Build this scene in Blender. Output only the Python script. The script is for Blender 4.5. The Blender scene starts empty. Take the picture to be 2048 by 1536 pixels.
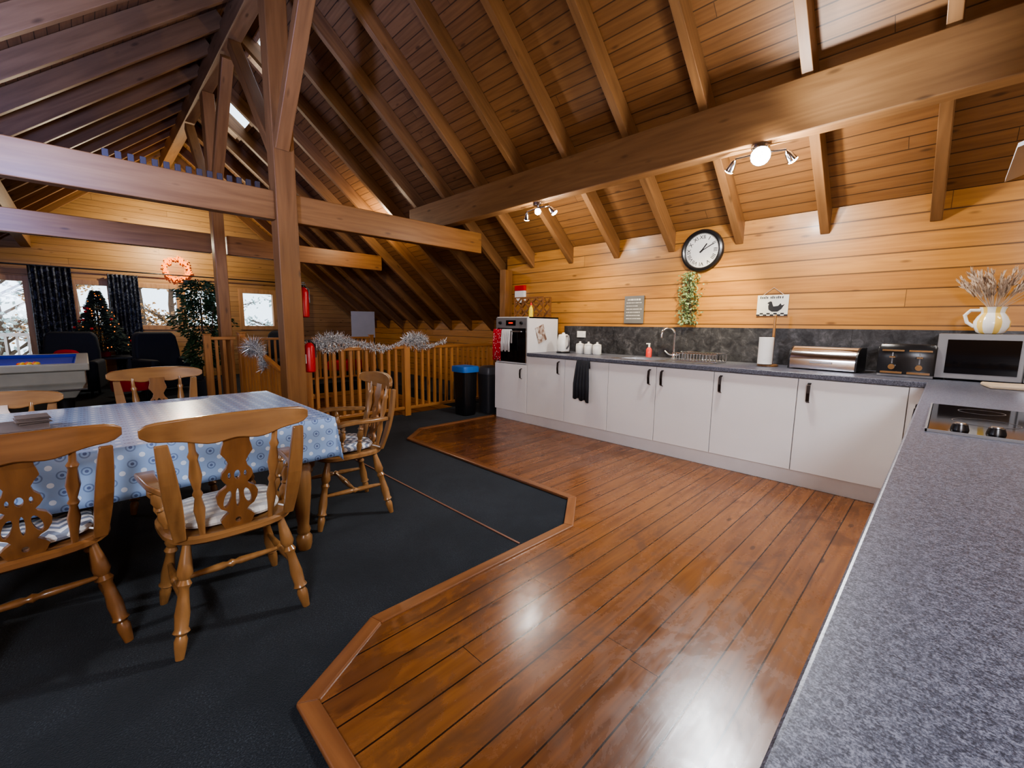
import bpy, bmesh, math, random
from mathutils import Vector, Matrix, Euler
random.seed(7)
D=bpy.data
scene=bpy.context.scene
COL=scene.collection
R=math.radians
V=Vector

# ------------------------------------------------------------ materials
class NM:
    def __init__(s,name):
        m=D.materials.new(name); m.use_nodes=True
        s.m=m; s.nt=m.node_tree; s.b=s.nt.nodes['Principled BSDF']
        s._tc=None
    def n(s,t,**kw):
        nd=s.nt.nodes.new(t)
        for k,v in kw.items(): setattr(nd,k,v)
        return nd
    def put(s,inp,val):
        if val is None: return
        if isinstance(val,bpy.types.NodeSocket): s.nt.links.new(val,inp)
        else:
            if isinstance(val,(tuple,list)) and len(val)==3 and inp.type=='RGBA': val=(*val,1)
            inp.default_value=val
    def P(s,name,val): s.put(s.b.inputs[name],val)
    def M(s,op,a,b=None,c=None):
        nd=s.n('ShaderNodeMath',operation=op)
        s.put(nd.inputs[0],a); s.put(nd.inputs[1],b); s.put(nd.inputs[2],c)
        return nd.outputs[0]
    def ramp(s,fac,stops,interp='LINEAR'):
        nd=s.n('ShaderNodeValToRGB'); cr=nd.color_ramp; cr.interpolation=interp
        while len(cr.elements)<len(stops): cr.elements.new(0.5)
        for e,(p,c) in zip(cr.elements,stops):
            e.position=p; e.color=(*c,1) if len(c)==3 else c
        s.put(nd.inputs[0],fac); return nd.outputs[0]
    def mix(s,fac,a,b,blend='MIX'):
        nd=s.n('ShaderNodeMix',data_type='RGBA',blend_type=blend)
        s.put(nd.inputs[0],fac); s.put(nd.inputs[6],a); s.put(nd.inputs[7],b)
        return nd.outputs[2]
    def tc(s,kind='Object'):
        if s._tc is None: s._tc=s.n('ShaderNodeTexCoord')
        return s._tc.outputs[kind]
    def sep(s,v):
        nd=s.n('ShaderNodeSeparateXYZ'); s.put(nd.inputs[0],v); return nd.outputs
    def comb(s,x,y,z):
        nd=s.n('ShaderNodeCombineXYZ')
        s.put(nd.inputs[0],x); s.put(nd.inputs[1],y); s.put(nd.inputs[2],z); return nd.outputs[0]
    def noise(s,vec,scale=1,detail=3,rough=.5,dist=0):
        nd=s.n('ShaderNodeTexNoise'); s.put(nd.inputs['Vector'],vec)
        nd.inputs['Scale'].default_value=scale; nd.inputs['Detail'].default_value=detail
        nd.inputs['Roughness'].default_value=rough; nd.inputs['Distortion'].default_value=dist
        return nd.outputs[0]
    def vor(s,vec,scale=1,out=0):
        nd=s.n('ShaderNodeTexVoronoi'); s.put(nd.inputs['Vector'],vec); nd.inputs['Scale'].default_value=scale
        return nd.outputs[out]
    def bump(s,h,strength=.3,dist=.01):
        nd=s.n('ShaderNodeBump'); nd.inputs['Strength'].default_value=strength; nd.inputs['Distance'].default_value=dist
        s.put(nd.inputs['Height'],h); s.put(s.b.inputs['Normal'],nd.outputs[0])

def plain(name,col,rough=.5,metal=0,var=.08,em=None,ems=0,coat=0,bump=0,bscale=60,trans=0,spec=None):
    k=NM(name)
    no=k.noise(k.tc(),6,3)
    a=tuple(max(0,c*(1-var)) for c in col); b=tuple(min(1,c*(1+var)) for c in col)
    k.P('Base Color',k.ramp(no,[(.3,a),(.7,b)]))
    k.P('Roughness',rough); k.P('Metallic',metal)
    if coat: k.P('Coat Weight',coat); k.P('Coat Roughness',.1)
    if em: k.P('Emission Color',em); k.P('Emission Strength',ems)
    if trans: k.P('Transmission Weight',trans)
    if spec is not None: k.P('Specular IOR Level',spec)
    if bump:
        k.bump(k.noise(k.tc(),bscale,4),bump,.01)
    return k.m

def wood(name,c1,c2,axis='X',rough=.45,coat=0,fine=1.0,knots=True):
    k=NM(name)
    o=k.sep(k.tc())
    oi=k.n('ShaderNodeObjectInfo').outputs['Random']
    ax={'X':(0,1,2),'Y':(1,0,2),'Z':(2,0,1)}[axis]
    u=k.M('ADD',o[ax[0]],k.M('MULTIPLY',oi,13.7)); v=o[ax[1]]; w=o[ax[2]]
    vec=k.comb(k.M('MULTIPLY',u,1.3*fine),k.M('MULTIPLY',v,22*fine),k.M('MULTIPLY',w,22*fine))
    n1=k.noise(vec,1,5,.6,.3)
    vec2=k.comb(k.M('MULTIPLY',u,.5*fine),k.M('MULTIPLY',v,5*fine),k.M('MULTIPLY',w,5*fine))
    n2=k.noise(vec2,1,2)
    rings=k.M('MULTIPLY_ADD',k.M('SINE',k.M('MULTIPLY',n2,55)),.5,.5)
    f=k.M('ADD',k.M('MULTIPLY',n1,.85),k.M('MULTIPLY',rings,.15))
    col=k.ramp(f,[(.2,c1),(.75,c2)])
    if knots:
        kd=k.vor(k.comb(k.M('MULTIPLY',u,2.2),k.M('MULTIPLY',v,7),k.M('MULTIPLY',w,7)),1)
        kf=k.ramp(kd,[(.05,(1,1,1)),(.13,(0,0,0))])
        col=k.mix(k.M('MULTIPLY',kf,.6),col,tuple(c*.3 for c in c1))
    tint=k.M('MULTIPLY_ADD',oi,.24,.86)
    col=k.mix(1.0,col,k.comb(tint,tint,tint),'MULTIPLY')
    k.P('Base Color',col); k.P('Roughness',rough)
    if coat: k.P('Coat Weight',coat); k.P('Coat Roughness',.15)
    k.bump(n1,.12,.004)
    return k.m

def planks(name,ua,va,width,length,c1,c2,rough=.45,groove=.035,gdark=.25,coat=0,knot=.7,wear=False,bump=.5,ringw=.18,joint=.004):
    k=NM(name)
    o=k.sep(k.tc()); I={'X':0,'Y':1,'Z':2}
    u=o[I[ua]]; v=o[I[va]]
    vs=k.M('DIVIDE',v,width); vi=k.M('FLOOR',vs); vf=k.M('FRACT',vs)
    wn=k.n('ShaderNodeTexWhiteNoise',noise_dimensions='1D'); k.put(wn.inputs['W'],vi); r1=wn.outputs['Value']
    us=k.M('ADD',k.M('DIVIDE',u,length),k.M('MULTIPLY',r1,7.3)); ui=k.M('FLOOR',us); uf=k.M('FRACT',us)
    wn2=k.n('ShaderNodeTexWhiteNoise',noise_dimensions='2D'); k.put(wn2.inputs['Vector'],k.comb(vi,ui,0.0)); r2=wn2.outputs['Value']
    uo=k.M('ADD',u,k.M('MULTIPLY',r2,31.0))
    n1=k.noise(k.comb(k.M('MULTIPLY',uo,1.6),k.M('MULTIPLY',v,34),k.M('MULTIPLY',r2,9)),1,6,.65,.4)
    n2=k.noise(k.comb(k.M('MULTIPLY',uo,.5),k.M('MULTIPLY',v,7),k.M('MULTIPLY',r2,5)),1,2)
    rings=k.M('MULTIPLY_ADD',k.M('SINE',k.M('MULTIPLY',n2,60)),.5,.5)
    f=k.M('ADD',k.M('MULTIPLY',n1,.68),k.M('MULTIPLY',rings,ringw))
    f=k.M('ADD',f,k.M('MULTIPLY',r2,.18))
    col=k.ramp(f,[(.2,c1),(.8,c2)])
    if knot:
        kd=k.vor(k.comb(k.M('MULTIPLY',uo,2.6),k.M('MULTIPLY',v,8),0.0),1)
        kf=k.ramp(kd,[(.05,(1,1,1)),(.13,(0,0,0))])
        col=k.mix(k.M('MULTIPLY',kf,knot),col,tuple(c*.35 for c in c1))
    g=k.M('MAXIMUM',k.M('LESS_THAN',vf,groove),k.M('GREATER_THAN',vf,1-groove*.4))
    ge=k.M('LESS_THAN',uf,joint/length)
    g=k.M('MAXIMUM',g,ge)
    ro=rough
    if wear:
        wv=k.comb(k.M('MULTIPLY',v,1.5),k.M('MULTIPLY',u,.85),0.0)
        w=k.noise(wv,3.0,9,.70,.4)
        w3=k.noise(k.tc(),.55,2,.5)
        wf=k.ramp(k.M('ADD',k.M('MULTIPLY',w,.6),k.M('MULTIPLY',w3,.4)),[(.53,(0,0,0)),(.57,(1,1,1))])
        col=k.mix(k.M('MULTIPLY',wf,.5),col,(.045,.014,.005))
        w2=k.noise(k.tc(),.9,3,.5,.2)
        col=k.mix(k.M('MULTIPLY',k.ramp(w2,[(.5,(0,0,0)),(.7,(1,1,1))]),.3),col,(.27,.12,.035))
        ro=k.ramp(w,[(.38,(.20,)*3),(.62,(.36,)*3)])
    col=k.mix(k.M('MULTIPLY',g,1-gdark),col,tuple(c*.12 for c in c1))
    k.P('Base Color',col); k.P('Roughness',ro)
    if coat: k.P('Coat Weight',coat); k.P('Coat Roughness',.18)
    h=k.M('SUBTRACT',k.M('MULTIPLY',n1,.2),k.M('MULTIPLY',g,1.0))
    k.bump(h,bump,.006)
    return k.m

M_wallN=planks('pine_log_wall','X','Z',.148,7.1,(.30,.125,.028),(.56,.275,.065),.42,groove=.055,coat=.1,ringw=.10)
M_wallW=planks('pine_gable_wall','Y','Z',.12,6.6,(.29,.15,.055),(.48,.28,.11),.5,ringw=.10)
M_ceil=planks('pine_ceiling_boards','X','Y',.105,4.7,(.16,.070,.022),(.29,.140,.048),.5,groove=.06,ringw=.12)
M_floor=planks('varnished_floorboards','Y','X',.125,6.5,(.075,.024,.007),(.25,.095,.028),.25,groove=.036,gdark=.05,coat=.15,wear=True,bump=.22,ringw=.15,joint=.003)
M_raft=wood('rafter_pine',(.17,.080,.028),(.29,.145,.055),'X',.5)
M_beamX=wood('beam_pine_x',(.18,.088,.034),(.30,.158,.064),'X',.5)
M_beamY=wood('beam_pine_y',(.20,.085,.025),(.35,.165,.052),'Y',.45)
M_beamZ=wood('post_pine',(.20,.085,.025),(.35,.16,.050),'Z',.45)
M_chair=wood('chair_golden_oak',(.18,.084,.028),(.335,.170,.060),'Z',.3,coat=.4,knots=False)
M_chairX=wood('chair_golden_oak_rail',(.18,.084,.028),(.335,.170,.060),'X',.3,coat=.4,knots=False)
M_chairD=wood('chair_red_oak',(.15,.062,.020),(.27,.120,.040),'Z',.28,coat=.5,knots=False)
M_chairDX=wood('chair_red_oak_rail',(.15,.062,.020),(.27,.120,.040),'X',.28,coat=.5,knots=False)
M_rail=wood('railing_pine',(.36,.14,.040),(.56,.26,.075),'Z',.4,coat=.2)
M_railY=wood('handrail_pine',(.36,.14,.040),(.56,.26,.075),'Y',.4,coat=.2)
M_trimF=wood('floor_edge_trim',(.15,.055,.020),(.28,.12,.045),'X',.3,coat=.3,knots=False)
M_white=plain('white_laminate',(.88,.88,.88),.3,var=.01,coat=.15)
M_whitem=plain('white_carcass',(.75,.75,.75),.5,var=.03)
M_boardw=plain('dull_white_board',(.42,.42,.43),.5,var=.03)
M_plinth=plain('plinth_white',(.78,.78,.78),.45,var=.03)
M_bronze=plain('dark_bronze',(.055,.045,.042),.32,.8)
M_chrome=plain('chrome',(.75,.76,.8),.12,1,var=.03)
M_steel=plain('brushed_steel',(.55,.56,.58),.28,1,var=.05)
M_steeld=plain('grey_steel',(.23,.23,.24),.45,.35,var=.05)
M_black=plain('black_plastic',(.012,.012,.014),.28)
M_blackm=plain('matt_black',(.02,.02,.022),.6)
M_glassb=plain('black_glass',(.005,.005,.007),.06,spec=.25)
M_ceram=plain('white_ceramic',(.8,.8,.78),.15,var=.02)
M_red=plain('red_paint',(.55,.012,.015),.3)
M_redc=plain('red_fabric',(.5,.01,.03),.85,bump=.3)
M_navy=plain('navy_velvet',(.008,.012,.022),.8,bump=.3)
M_yellow=plain('yellow_plastic',(.8,.6,.03),.35)
M_blue=plain('blue_liner_plastic',(.02,.16,.55),.35)
M_felt=plain('blue_felt',(.01,.03,.45),.9,bump=.2,bscale=200)
M_pool=plain('pool_cabinet_cream',(.34,.33,.29),.35)
M_bulb=plain('bulb_glow',(1,.95,.9),.5,em=(1,.97,.93),ems=300)
M_fairy=plain('fairy_light_glow',(.8,.18,.01),.5,em=(1,.20,.008),ems=1.5)
M_leaf=plain('green_leaves',(.035,.075,.028),.5,var=.4)
M_leafg=plain('sage_leaves',(.19,.27,.13),.55,var=.4)
M_pine=plain('spruce_needles',(.04,.065,.050),.7,var=.4)
M_bark=plain('bark',(.09,.055,.035),.85,bump=.6,bscale=30)
M_straw=plain('dried_pampas',(.55,.44,.34),.85,var=.2)
k=NM('silver_tinsel'); n=k.noise(k.tc(),70,1)
k.P('Base Color',k.ramp(n,[(.38,(.16,.17,.18)),(.48,(.75,.77,.80)),(.58,(1,1,1))])); k.P('Metallic',.3); k.P('Roughness',.25); M_tinsel=k.m  # sparkle painted in: noise mixes bright and dark into the strand colour
M_paper=plain('paper_roll',(.85,.84,.82),.9,var=.02,bump=.2)
M_fab=plain('white_fabric',(.7,.7,.7),.9,bump=.3,bscale=120)
M_gray=plain('charcoal_towel',(.030,.033,.042),.95,bump=.5,bscale=150)
M_mat=plain('placemat_brown',(.12,.09,.08),.5,var=.15)
M_winf=wood('window_frame_pine',(.30,.15,.06),(.48,.27,.12),'Z',.45)
M_board=plain('chopping_board_pale',(.62,.50,.36),.5,var=.1)
M_sign=plain('slate_sign_grey',(.15,.145,.14),.7)
M_signtext=plain('sign_lettering',(.7,.68,.62),.7)
M_brass=plain('brass_strip',(.24,.12,.08),.4,.3)
M_orange=plain('orange_ball',(.8,.1,.01),.15)
M_outwhite=plain('white_painted_rail',(.7,.7,.72),.5)
M_peg=plain('dark_peg_wood',(.05,.035,.03),.6)

# carpet
k=NM('navy_carpet')
n1=k.noise(k.tc(),160,3,.8); n2=k.noise(k.tc(),1.8,6,.65,.3)
c=k.ramp(n1,[(.34,(.004,.006,.010)),(.56,(.015,.021,.029)),(.70,(.085,.105,.13))])
c=k.mix(k.ramp(n2,[(.42,(.8,)*3),(.62,(0,0,0))]),c,(.005,.009,.014))
k.P('Base Color',c); k.P('Roughness',.95); k.P('Specular IOR Level',.12); k.P('Sheen Weight',.10); k.bump(n1,.8,.008); M_carpet=k.m
# worktop
k=NM('granite_laminate')
n1=k.noise(k.tc(),420,2,.6); n2=k.noise(k.tc(),170,4,.75,.1); n3=k.noise(k.tc(),40,3,.6)
f=k.M('ADD',k.M('MULTIPLY',n1,.42),k.M('MULTIPLY',n2,.53)); f=k.M('ADD',f,k.M('MULTIPLY',n3,.05))
k.P('Base Color',k.ramp(f,[(.41,(.030,.033,.048)),(.5,(.095,.103,.138)),(.59,(.225,.24,.30))]))
k.P('Roughness',.38); k.bump(n2,.12,.0015); M_work=k.m
# splashback
k=NM('dark_slate_splashback')
n1=k.noise(k.tc(),12,8,.75,.6); o=k.sep(k.tc())
fx=k.M('FRACT',k.M('DIVIDE',o[0],.60)); g=k.M('LESS_THAN',fx,.006)
c=k.ramp(n1,[(.38,(.014,.014,.016)),(.55,(.045,.045,.050)),(.72,(.12,.12,.13))])
k.P('Base Color',k.mix(g,c,(.01,.01,.01))); k.P('Roughness',.38); k.bump(n1,.2,.003); M_splash=k.m
# tablecloth
k=NM('patterned_oilcloth')
uv=k.sep(k.tc('UV'))
def cell(off):
    a=k.M('SUBTRACT',k.M('FRACT',k.M('ADD',k.M('DIVIDE',uv[0],.07),off)),.5)
    b=k.M('SUBTRACT',k.M('FRACT',k.M('ADD',k.M('DIVIDE',uv[1],.07),off)),.5)
    return k.M('SQRT',k.M('ADD',k.M('MULTIPLY',a,a),k.M('MULTIPLY',b,b)))
r0=cell(0.0); r5=cell(.5)
ring=k.M('MULTIPLY',k.M('LESS_THAN',r0,.25),k.M('GREATER_THAN',r0,.18))
dot=k.M('LESS_THAN',r0,.09); dot2=k.M('LESS_THAN',r5,.15)
c=k.mix(ring,(.30,.44,.70),(.17,.25,.45)); c=k.mix(dot,c,(.12,.17,.34)); c=k.mix(dot2,c,(.68,.78,.93))
k.P('Base Color',c); k.P('Roughness',.24); k.P('Coat Weight',.25); M_cloth=k.m
def stripe(name,a,b,zig):
    k=NM(name); o=k.sep(k.tc())
    yy=o[1]
    if zig: yy=k.M('ADD',o[1],k.M('MULTIPLY',k.M('PINGPONG',o[0],.03),1.0))
    f=k.M('FRACT',k.M('DIVIDE',yy,.045))
    m=k.M('GREATER_THAN',f,.5)
    c=k.mix(m,a,b)
    if not zig:
        f2=k.M('GREATER_THAN',k.M('FRACT',k.M('DIVIDE',o[0],.045)),.5)
        c=k.mix(k.M('MULTIPLY',f2,.5),c,b)
    k.P('Base Color',c); k.P('Roughness',.9); k.bump(k.noise(k.tc(),150,2),.3,.003); return k.m
M_cush=stripe('checked_cushion_cotton',(.68,.66,.60),(.42,.42,.42),False)
M_cushz=stripe('zigzag_cushion_cotton',(.75,.75,.75),(.22,.25,.32),True)
k=NM('damask_curtain'); n2=k.noise(k.tc(),14,3,.6,1.5)
k.P('Base Color',k.ramp(n2,[(.50,(.008,.010,.018)),(.60,(.10,.12,.17))])); k.P('Roughness',.6); M_curt=k.m
k=NM('red_spotted_towel'); d=k.vor(k.tc(),38)
k.P('Base Color',k.ramp(d,[(.22,(.8,.75,.72)),(.3,(.55,.01,.03))])); k.P('Roughness',.95); M_redtow=k.m
k=NM('photo_print'); n=k.noise(k.tc(),14,3,.5,1)
k.P('Base Color',k.ramp(n,[(.38,(.20,.12,.09)),(.5,(.48,.38,.31)),(.62,(.75,.72,.70))])); k.P('Roughness',.4); M_print=k.m
k=NM('yellow_white_glaze'); o=k.sep(k.tc()); ang=k.M('ARCTAN2',o[1],o[0])
f=k.M('GREATER_THAN',k.M('FRACT',k.M('MULTIPLY',ang,.95)),.62)
k.P('Base Color',k.mix(f,(.82,.81,.78),(.85,.60,.16))); k.P('Roughness',.15); M_jug=k.m
k=NM('window_glass'); tr=k.n('ShaderNodeBsdfTransparent'); gl=k.n('ShaderNodeBsdfGlossy'); gl.inputs['Roughness'].default_value=.03
mx=k.n('ShaderNodeMixShader'); mx.inputs[0].default_value=.06
k.nt.links.new(tr.outputs[0],mx.inputs[1]); k.nt.links.new(gl.outputs[0],mx.inputs[2])
out=[n for n in k.nt.nodes if n.type=='OUTPUT_MATERIAL'][0]; k.nt.links.new(mx.outputs[0],out.inputs[0]); M_glass=k.m
M_ground=plain('frosty_grass',(.30,.36,.30),.9,var=.4)
M_autumn=plain('autumn_leaves',(.45,.22,.08),.8,var=.5)
M_frost=plain('frosted_leaves',(.42,.52,.50),.8,var=.4)

# ------------------------------------------------------------ mesh builder
def frame(p0,p1):
    z=(V(p1)-V(p0)); L=z.length; z.normalize()
    h=V((1,0,0)) if abs(z.x)<.9 else V((0,1,0))
    x=(h-z*h.dot(z)).normalized(); y=z.cross(x)
    m=Matrix((x,y,z)).transposed().to_4x4(); m.translation=V(p0); return m,L

class MB:
    def __init__(s): s.bm=bmesh.new()
    def box(s,lo,hi,M=None):
        (a,b,c),(d,e,f)=lo,hi
        if a>d:a,d=d,a
        if b>e:b,e=e,b
        if c>f:c,f=f,c
        ps=[(a,b,c),(d,b,c),(d,e,c),(a,e,c),(a,b,f),(d,b,f),(d,e,f),(a,e,f)]
        vs=[s.bm.verts.new((M@V(p)) if M else p) for p in ps]
        for q in ((3,2,1,0),(4,5,6,7),(0,1,5,4),(1,2,6,5),(2,3,7,6),(3,0,4,7)): s.bm.faces.new([vs[i] for i in q])
        return s
    def loft(s,loops,cap=True,close=True):
        L=[[s.bm.verts.new(p) for p in lp] for lp in loops]; n=len(L[0])
        for i in range(len(L)-1):
            for j in range(n if close else n-1):
                k2=(j+1)%n
                s.bm.faces.new((L[i][j],L[i][k2],L[i+1][k2],L[i+1][j]))
        if cap and close:
            s.bm.faces.new(L[0][::-1]); s.bm.faces.new(L[-1])
        return s
    def turned(s,p0,p1,prof,seg=12,cap=True):
        m,L=frame(p0,p1)
        s.loft([[m@V((r*math.cos(2*math.pi*j/seg),r*math.sin(2*math.pi*j/seg),t*L)) for j in range(seg)] for t,r in prof],cap)
        return s
    def cyl(s,p0,p1,r0,r1=None,seg=14): return s.turned(p0,p1,[(0,r0),(1,r0 if r1 is None else r1)],seg)
    def lathe(s,c,prof,seg=24,cap=True):
        c=V(c)
        s.loft([[c+V((r*math.cos(2*math.pi*j/seg),r*math.sin(2*math.pi*j/seg),z)) for j in range(seg)] for r,z in prof],cap); return s
    def sph(s,c,r,seg=12,sc=(1,1,1)):
        c=V(c); n=max(5,seg//2+1)
        loops=[]
        for i in range(1,n):
            a=math.pi*i/n
            loops.append([c+V((r*sc[0]*math.sin(a)*math.cos(2*math.pi*j/seg),r*sc[1]*math.sin(a)*math.sin(2*math.pi*j/seg),-r*sc[2]*math.cos(a))) for j in range(seg)])
        s.loft(loops); return s
    def tube(s,pts,r,seg=8):
        pts=[V(p) for p in pts]; loops=[]; n=len(pts)
        rr=r if isinstance(r,(list,tuple)) else [r]*n
        prev=None
        for i,p in enumerate(pts):
            t=(pts[min(i+1,n-1)]-pts[max(i-1,0)]).normalized()
            if prev is None:
                h=V((0,0,1)) if abs(t.z)<.9 else V((1,0,0))
            else: h=prev
            x=(h-t*h.dot(t)).normalized(); y=t.cross(x); prev=x
            loops.append([p+(x*math.cos(2*math.pi*j/seg)+y*math.sin(2*math.pi*j/seg))*rr[i] for j in range(seg)])
        s.loft(loops); return s
    def leaf(s,p,d,l,w):
        d=V(d).normalized(); h=V((random.uniform(-1,1),random.uniform(-1,1),random.uniform(-1,1)))
        x=d.cross(h); 
        if x.length<1e-3: return s
        x.normalize(); p=V(p)
        a=s.bm.verts.new(p); b=s.bm.verts.new(p+d*l*.5+x*w*.5); c=s.bm.verts.new(p+d*l); e=s.bm.verts.new(p+d*l*.5-x*w*.5)
        s.bm.faces.new((a,b,c,e)); return s
    def rect_holes(s,u0,u1,v0,v1,holes,f,w0,w1):
        us=sorted({u0,u1,*[h[0] for h in holes],*[h[1] for h in holes]}); us=[x for x in us if u0<=x<=u1]
        vs=sorted({v0,v1,*[h[2] for h in holes],*[h[3] for h in holes]}); vs=[x for x in vs if v0<=x<=v1]
        def solid(i,j):
            if i<0 or j<0 or i>=len(us)-1 or j>=len(vs)-1: return False
            cu=(us[i]+us[i+1])/2; cv=(vs[j]+vs[j+1])/2
            return not any(h[0]<cu<h[1] and h[2]<cv<h[3] for h in holes)
        cache={}
        def g(i,j,w):
            kk=(i,j,w)
            if kk not in cache: cache[kk]=s.bm.verts.new(f(us[i],vs[j],w))
            return cache[kk]
        for i in range(len(us)-1):
            for j in range(len(vs)-1):
                if not solid(i,j): continue
                s.bm.faces.new((g(i,j,w1),g(i+1,j,w1),g(i+1,j+1,w1),g(i,j+1,w1)))
                s.bm.faces.new((g(i,j+1,w0),g(i+1,j+1,w0),g(i+1,j,w0),g(i,j,w0)))
                if not solid(i-1,j): s.bm.faces.new((g(i,j,w0),g(i,j,w1),g(i,j+1,w1),g(i,j+1,w0)))
                if not solid(i+1,j): s.bm.faces.new((g(i+1,j,w0),g(i+1,j+1,w0),g(i+1,j+1,w1),g(i+1,j,w1)))
                if not solid(i,j-1): s.bm.faces.new((g(i,j,w0),g(i+1,j,w0),g(i+1,j,w1),g(i,j,w1)))
                if not solid(i,j+1): s.bm.faces.new((g(i,j+1,w0),g(i,j+1,w1),g(i+1,j+1,w1),g(i+1,j+1,w0)))
        return s
    def obj(s,name,mat,parent=None,smooth=False,bevel=0,loc=None,rot=None,solid=0,seg=2):
        bmesh.ops.recalc_face_normals(s.bm,faces=s.bm.faces)
        me=D.meshes.new(name); s.bm.to_mesh(me); s.bm.free()
        me.materials.append(mat)
        if smooth:
            me.polygons.foreach_set('use_smooth',[True]*len(me.polygons))
            try: me.set_sharp_from_angle(angle=R(40))
            except Exception: pass
        o=D.objects.new(name,me); COL.objects.link(o)
        if parent: o.parent=parent
        if loc: o.location=loc
        if rot: o.rotation_euler=rot
        if solid:
            md=o.modifiers.new('solid','SOLIDIFY'); md.thickness=solid; md.offset=0
        if bevel:
            md=o.modifiers.new('bevel','BEVEL'); md.width=bevel; md.segments=seg; md.limit_method='ANGLE'
        return o

def top(o,label,cat,group=None,kind=None):
    o['label']=label
    if cat: o['category']=cat
    if group: o['group']=group
    if kind: o['kind']=kind
    return o
def empty(name,loc,label,cat,rz=0,group=None):
    e=D.objects.new(name,None); e.empty_display_size=.1; COL.objects.link(e)
    e.location=loc; e.rotation_euler=(0,0,rz)
    return top(e,label,cat,group)
def struct(o,label):
    o['kind']='structure'; o['label']=label; o['category']='room'; return o
def dup(root,loc,rz=None,label=None):
    r=root.copy(); COL.objects.link(r); r.location=loc
    if rz is not None: r.rotation_euler=(0,0,rz)
    if label: r['label']=label
    def rec(src,dst):
        for ch in src.children:
            c=ch.copy(); COL.objects.link(c); c.parent=dst; rec(ch,c)
    rec(root,r); return r
def poly2d(name,loops,thick,mat,parent,M,bev=0):
    cu=D.curves.new('tmp','CURVE'); cu.dimensions='2D'; cu.fill_mode='BOTH'; cu.extrude=thick/2; cu.bevel_depth=bev
    for lp in loops:
        sp=cu.splines.new('POLY'); sp.points.add(len(lp)-1)
        for i,p in enumerate(lp): sp.points[i].co=(p[0],p[1],0,1)
        sp.use_cyclic_u=True
    ob=D.objects.new('tmp',cu); COL.objects.link(ob)
    dg=bpy.context.evaluated_depsgraph_get()
    me=D.meshes.new_from_object(ob.evaluated_get(dg)); D.objects.remove(ob)
    me.transform(M); me.materials.clear(); me.materials.append(mat); me.name=name
    o=D.objects.new(name,me); COL.objects.link(o); o.parent=parent; return o
def textmesh(bm,body,size,M,ext=.001,align='CENTER'):
    cu=D.curves.new('tmp','FONT'); cu.body=body; cu.size=size; cu.align_x=align; cu.align_y='CENTER'; cu.extrude=ext
    ob=D.objects.new('tmp',cu); COL.objects.link(ob)
    dg=bpy.context.evaluated_depsgraph_get()
    me=D.meshes.new_from_object(ob.evaluated_get(dg)); D.objects.remove(ob)
    me.transform(M); bm.from_mesh(me); D.meshes.remove(me)

# ------------------------------------------------------------ room shell
WY=4.80; RY=1.55; SY=-1.70; GX=-12.5; EX=2.6
TH=R(40); c40,s40=math.cos(TH),math.sin(TH); T=math.tan(TH)
ZR=2.135+T*(WY-RY)
RD=.17
HY=1.72
f3=lambda u,v,w:V((u,v,w))
o=MB().rect_holes(GX,EX,SY,5.95,[(-9.4,-7.62,2.0,4.7),(-7.62,-5.45,HY,4.7),(-7.62,-7.6,2.0,4.7)],f3,-.2,0).obj('floor',M_carpet); struct(o,'dark navy carpeted floor with a stairwell opening')
P=[(-4.50,4.12),(-4.50,2.85),(-4.18,2.49),(-1.88,2.485),(-1.63,2.12),(-1.65,.79),(-1.42,.41),(.05,.41)]
poly=P+[(.05,4.12)]
mb=MB(); mb.loft([[V((x,y,.001)) for x,y in poly],[V((x,y,.012)) for x,y in poly]]); o=mb.obj('floor.001',M_floor); struct(o,'glossy worn varnished reddish brown floorboards')
def offs(P,d):
    out=[]
    for i,p in enumerate(P):
        p=V(p)
        n=[]
        if i>0: t=(p-V(P[i-1])).normalized(); n.append(V((-t.y,t.x)))
        if i<len(P)-1: t=(V(P[i+1])-p).normalized(); n.append(V((-t.y,t.x)))
        m=sum(n,V((0,0))).normalized(); k_=d/max(.3,m.dot(n[0])); out.append(p+m*k_)
    return out
O1=offs(P,-.012); I1=offs(P,.052)
for i in range(len(P)-1):
    a,b,c_,d_=O1[i],O1[i+1],I1[i+1],I1[i]
    cx=(a+b)/2; ang=math.atan2((b-a).y,(b-a).x)
    Mi=Matrix.Rotation(-ang,4,'Z')@Matrix.Translation((-cx.x,-cx.y,0))
    mb=MB(); mb.loft([[Mi@V((q.x,q.y,z)) for q in (a,b,c_,d_)] for z in (.001,.022)])
    o=mb.obj('trim_%d'%(i+1),M_trimF,loc=(cx.x,cx.y,0),rot=(0,0,ang),bevel=.006); struct(o,'brown wooden edging strip around the floorboards')
o=MB().box((-3.9,1.737,.0),(-1.68,1.749,.006)).obj('trim_9',M_brass); struct(o,'thin coppery carpet joining strip')

def wally(name,y0,y1,x0,x1,z0,z1,mat,holes=[]):
    return MB().rect_holes(x0,x1,z0,z1,holes,lambda u,v,w:V((u,w,v)),y0,y1).obj(name,mat)
o=wally('wall_north',WY,WY+.15,-4.98,EX,0,2.52,M_wallN); struct(o,'golden pine log board wall behind the kitchen')
o=wally('wall_south',SY-.12,SY,GX,EX,0,2.42,M_wallN); struct(o,'pine board wall')
o=wally('wall_eaves',5.95,6.05,GX,-4.98,-.2,1.4,M_wallN); struct(o,'low pine knee wall under the eaves')
o=MB().rect_holes(WY+.15,5.95,0,2.3,[],lambda u,v,w:V((w,u,v)),-5.05,-4.98).obj('wall_return',M_wallW); struct(o,'short pine return wall')
wins=[(-.10,.455,1.16,2.07),(.857,1.60,1.16,2.07),(1.674,2.376,1.16,2.07),(2.83,3.60,1.16,2.07)]
doorh=(-1.5,-.72,.02,2.08)
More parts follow.
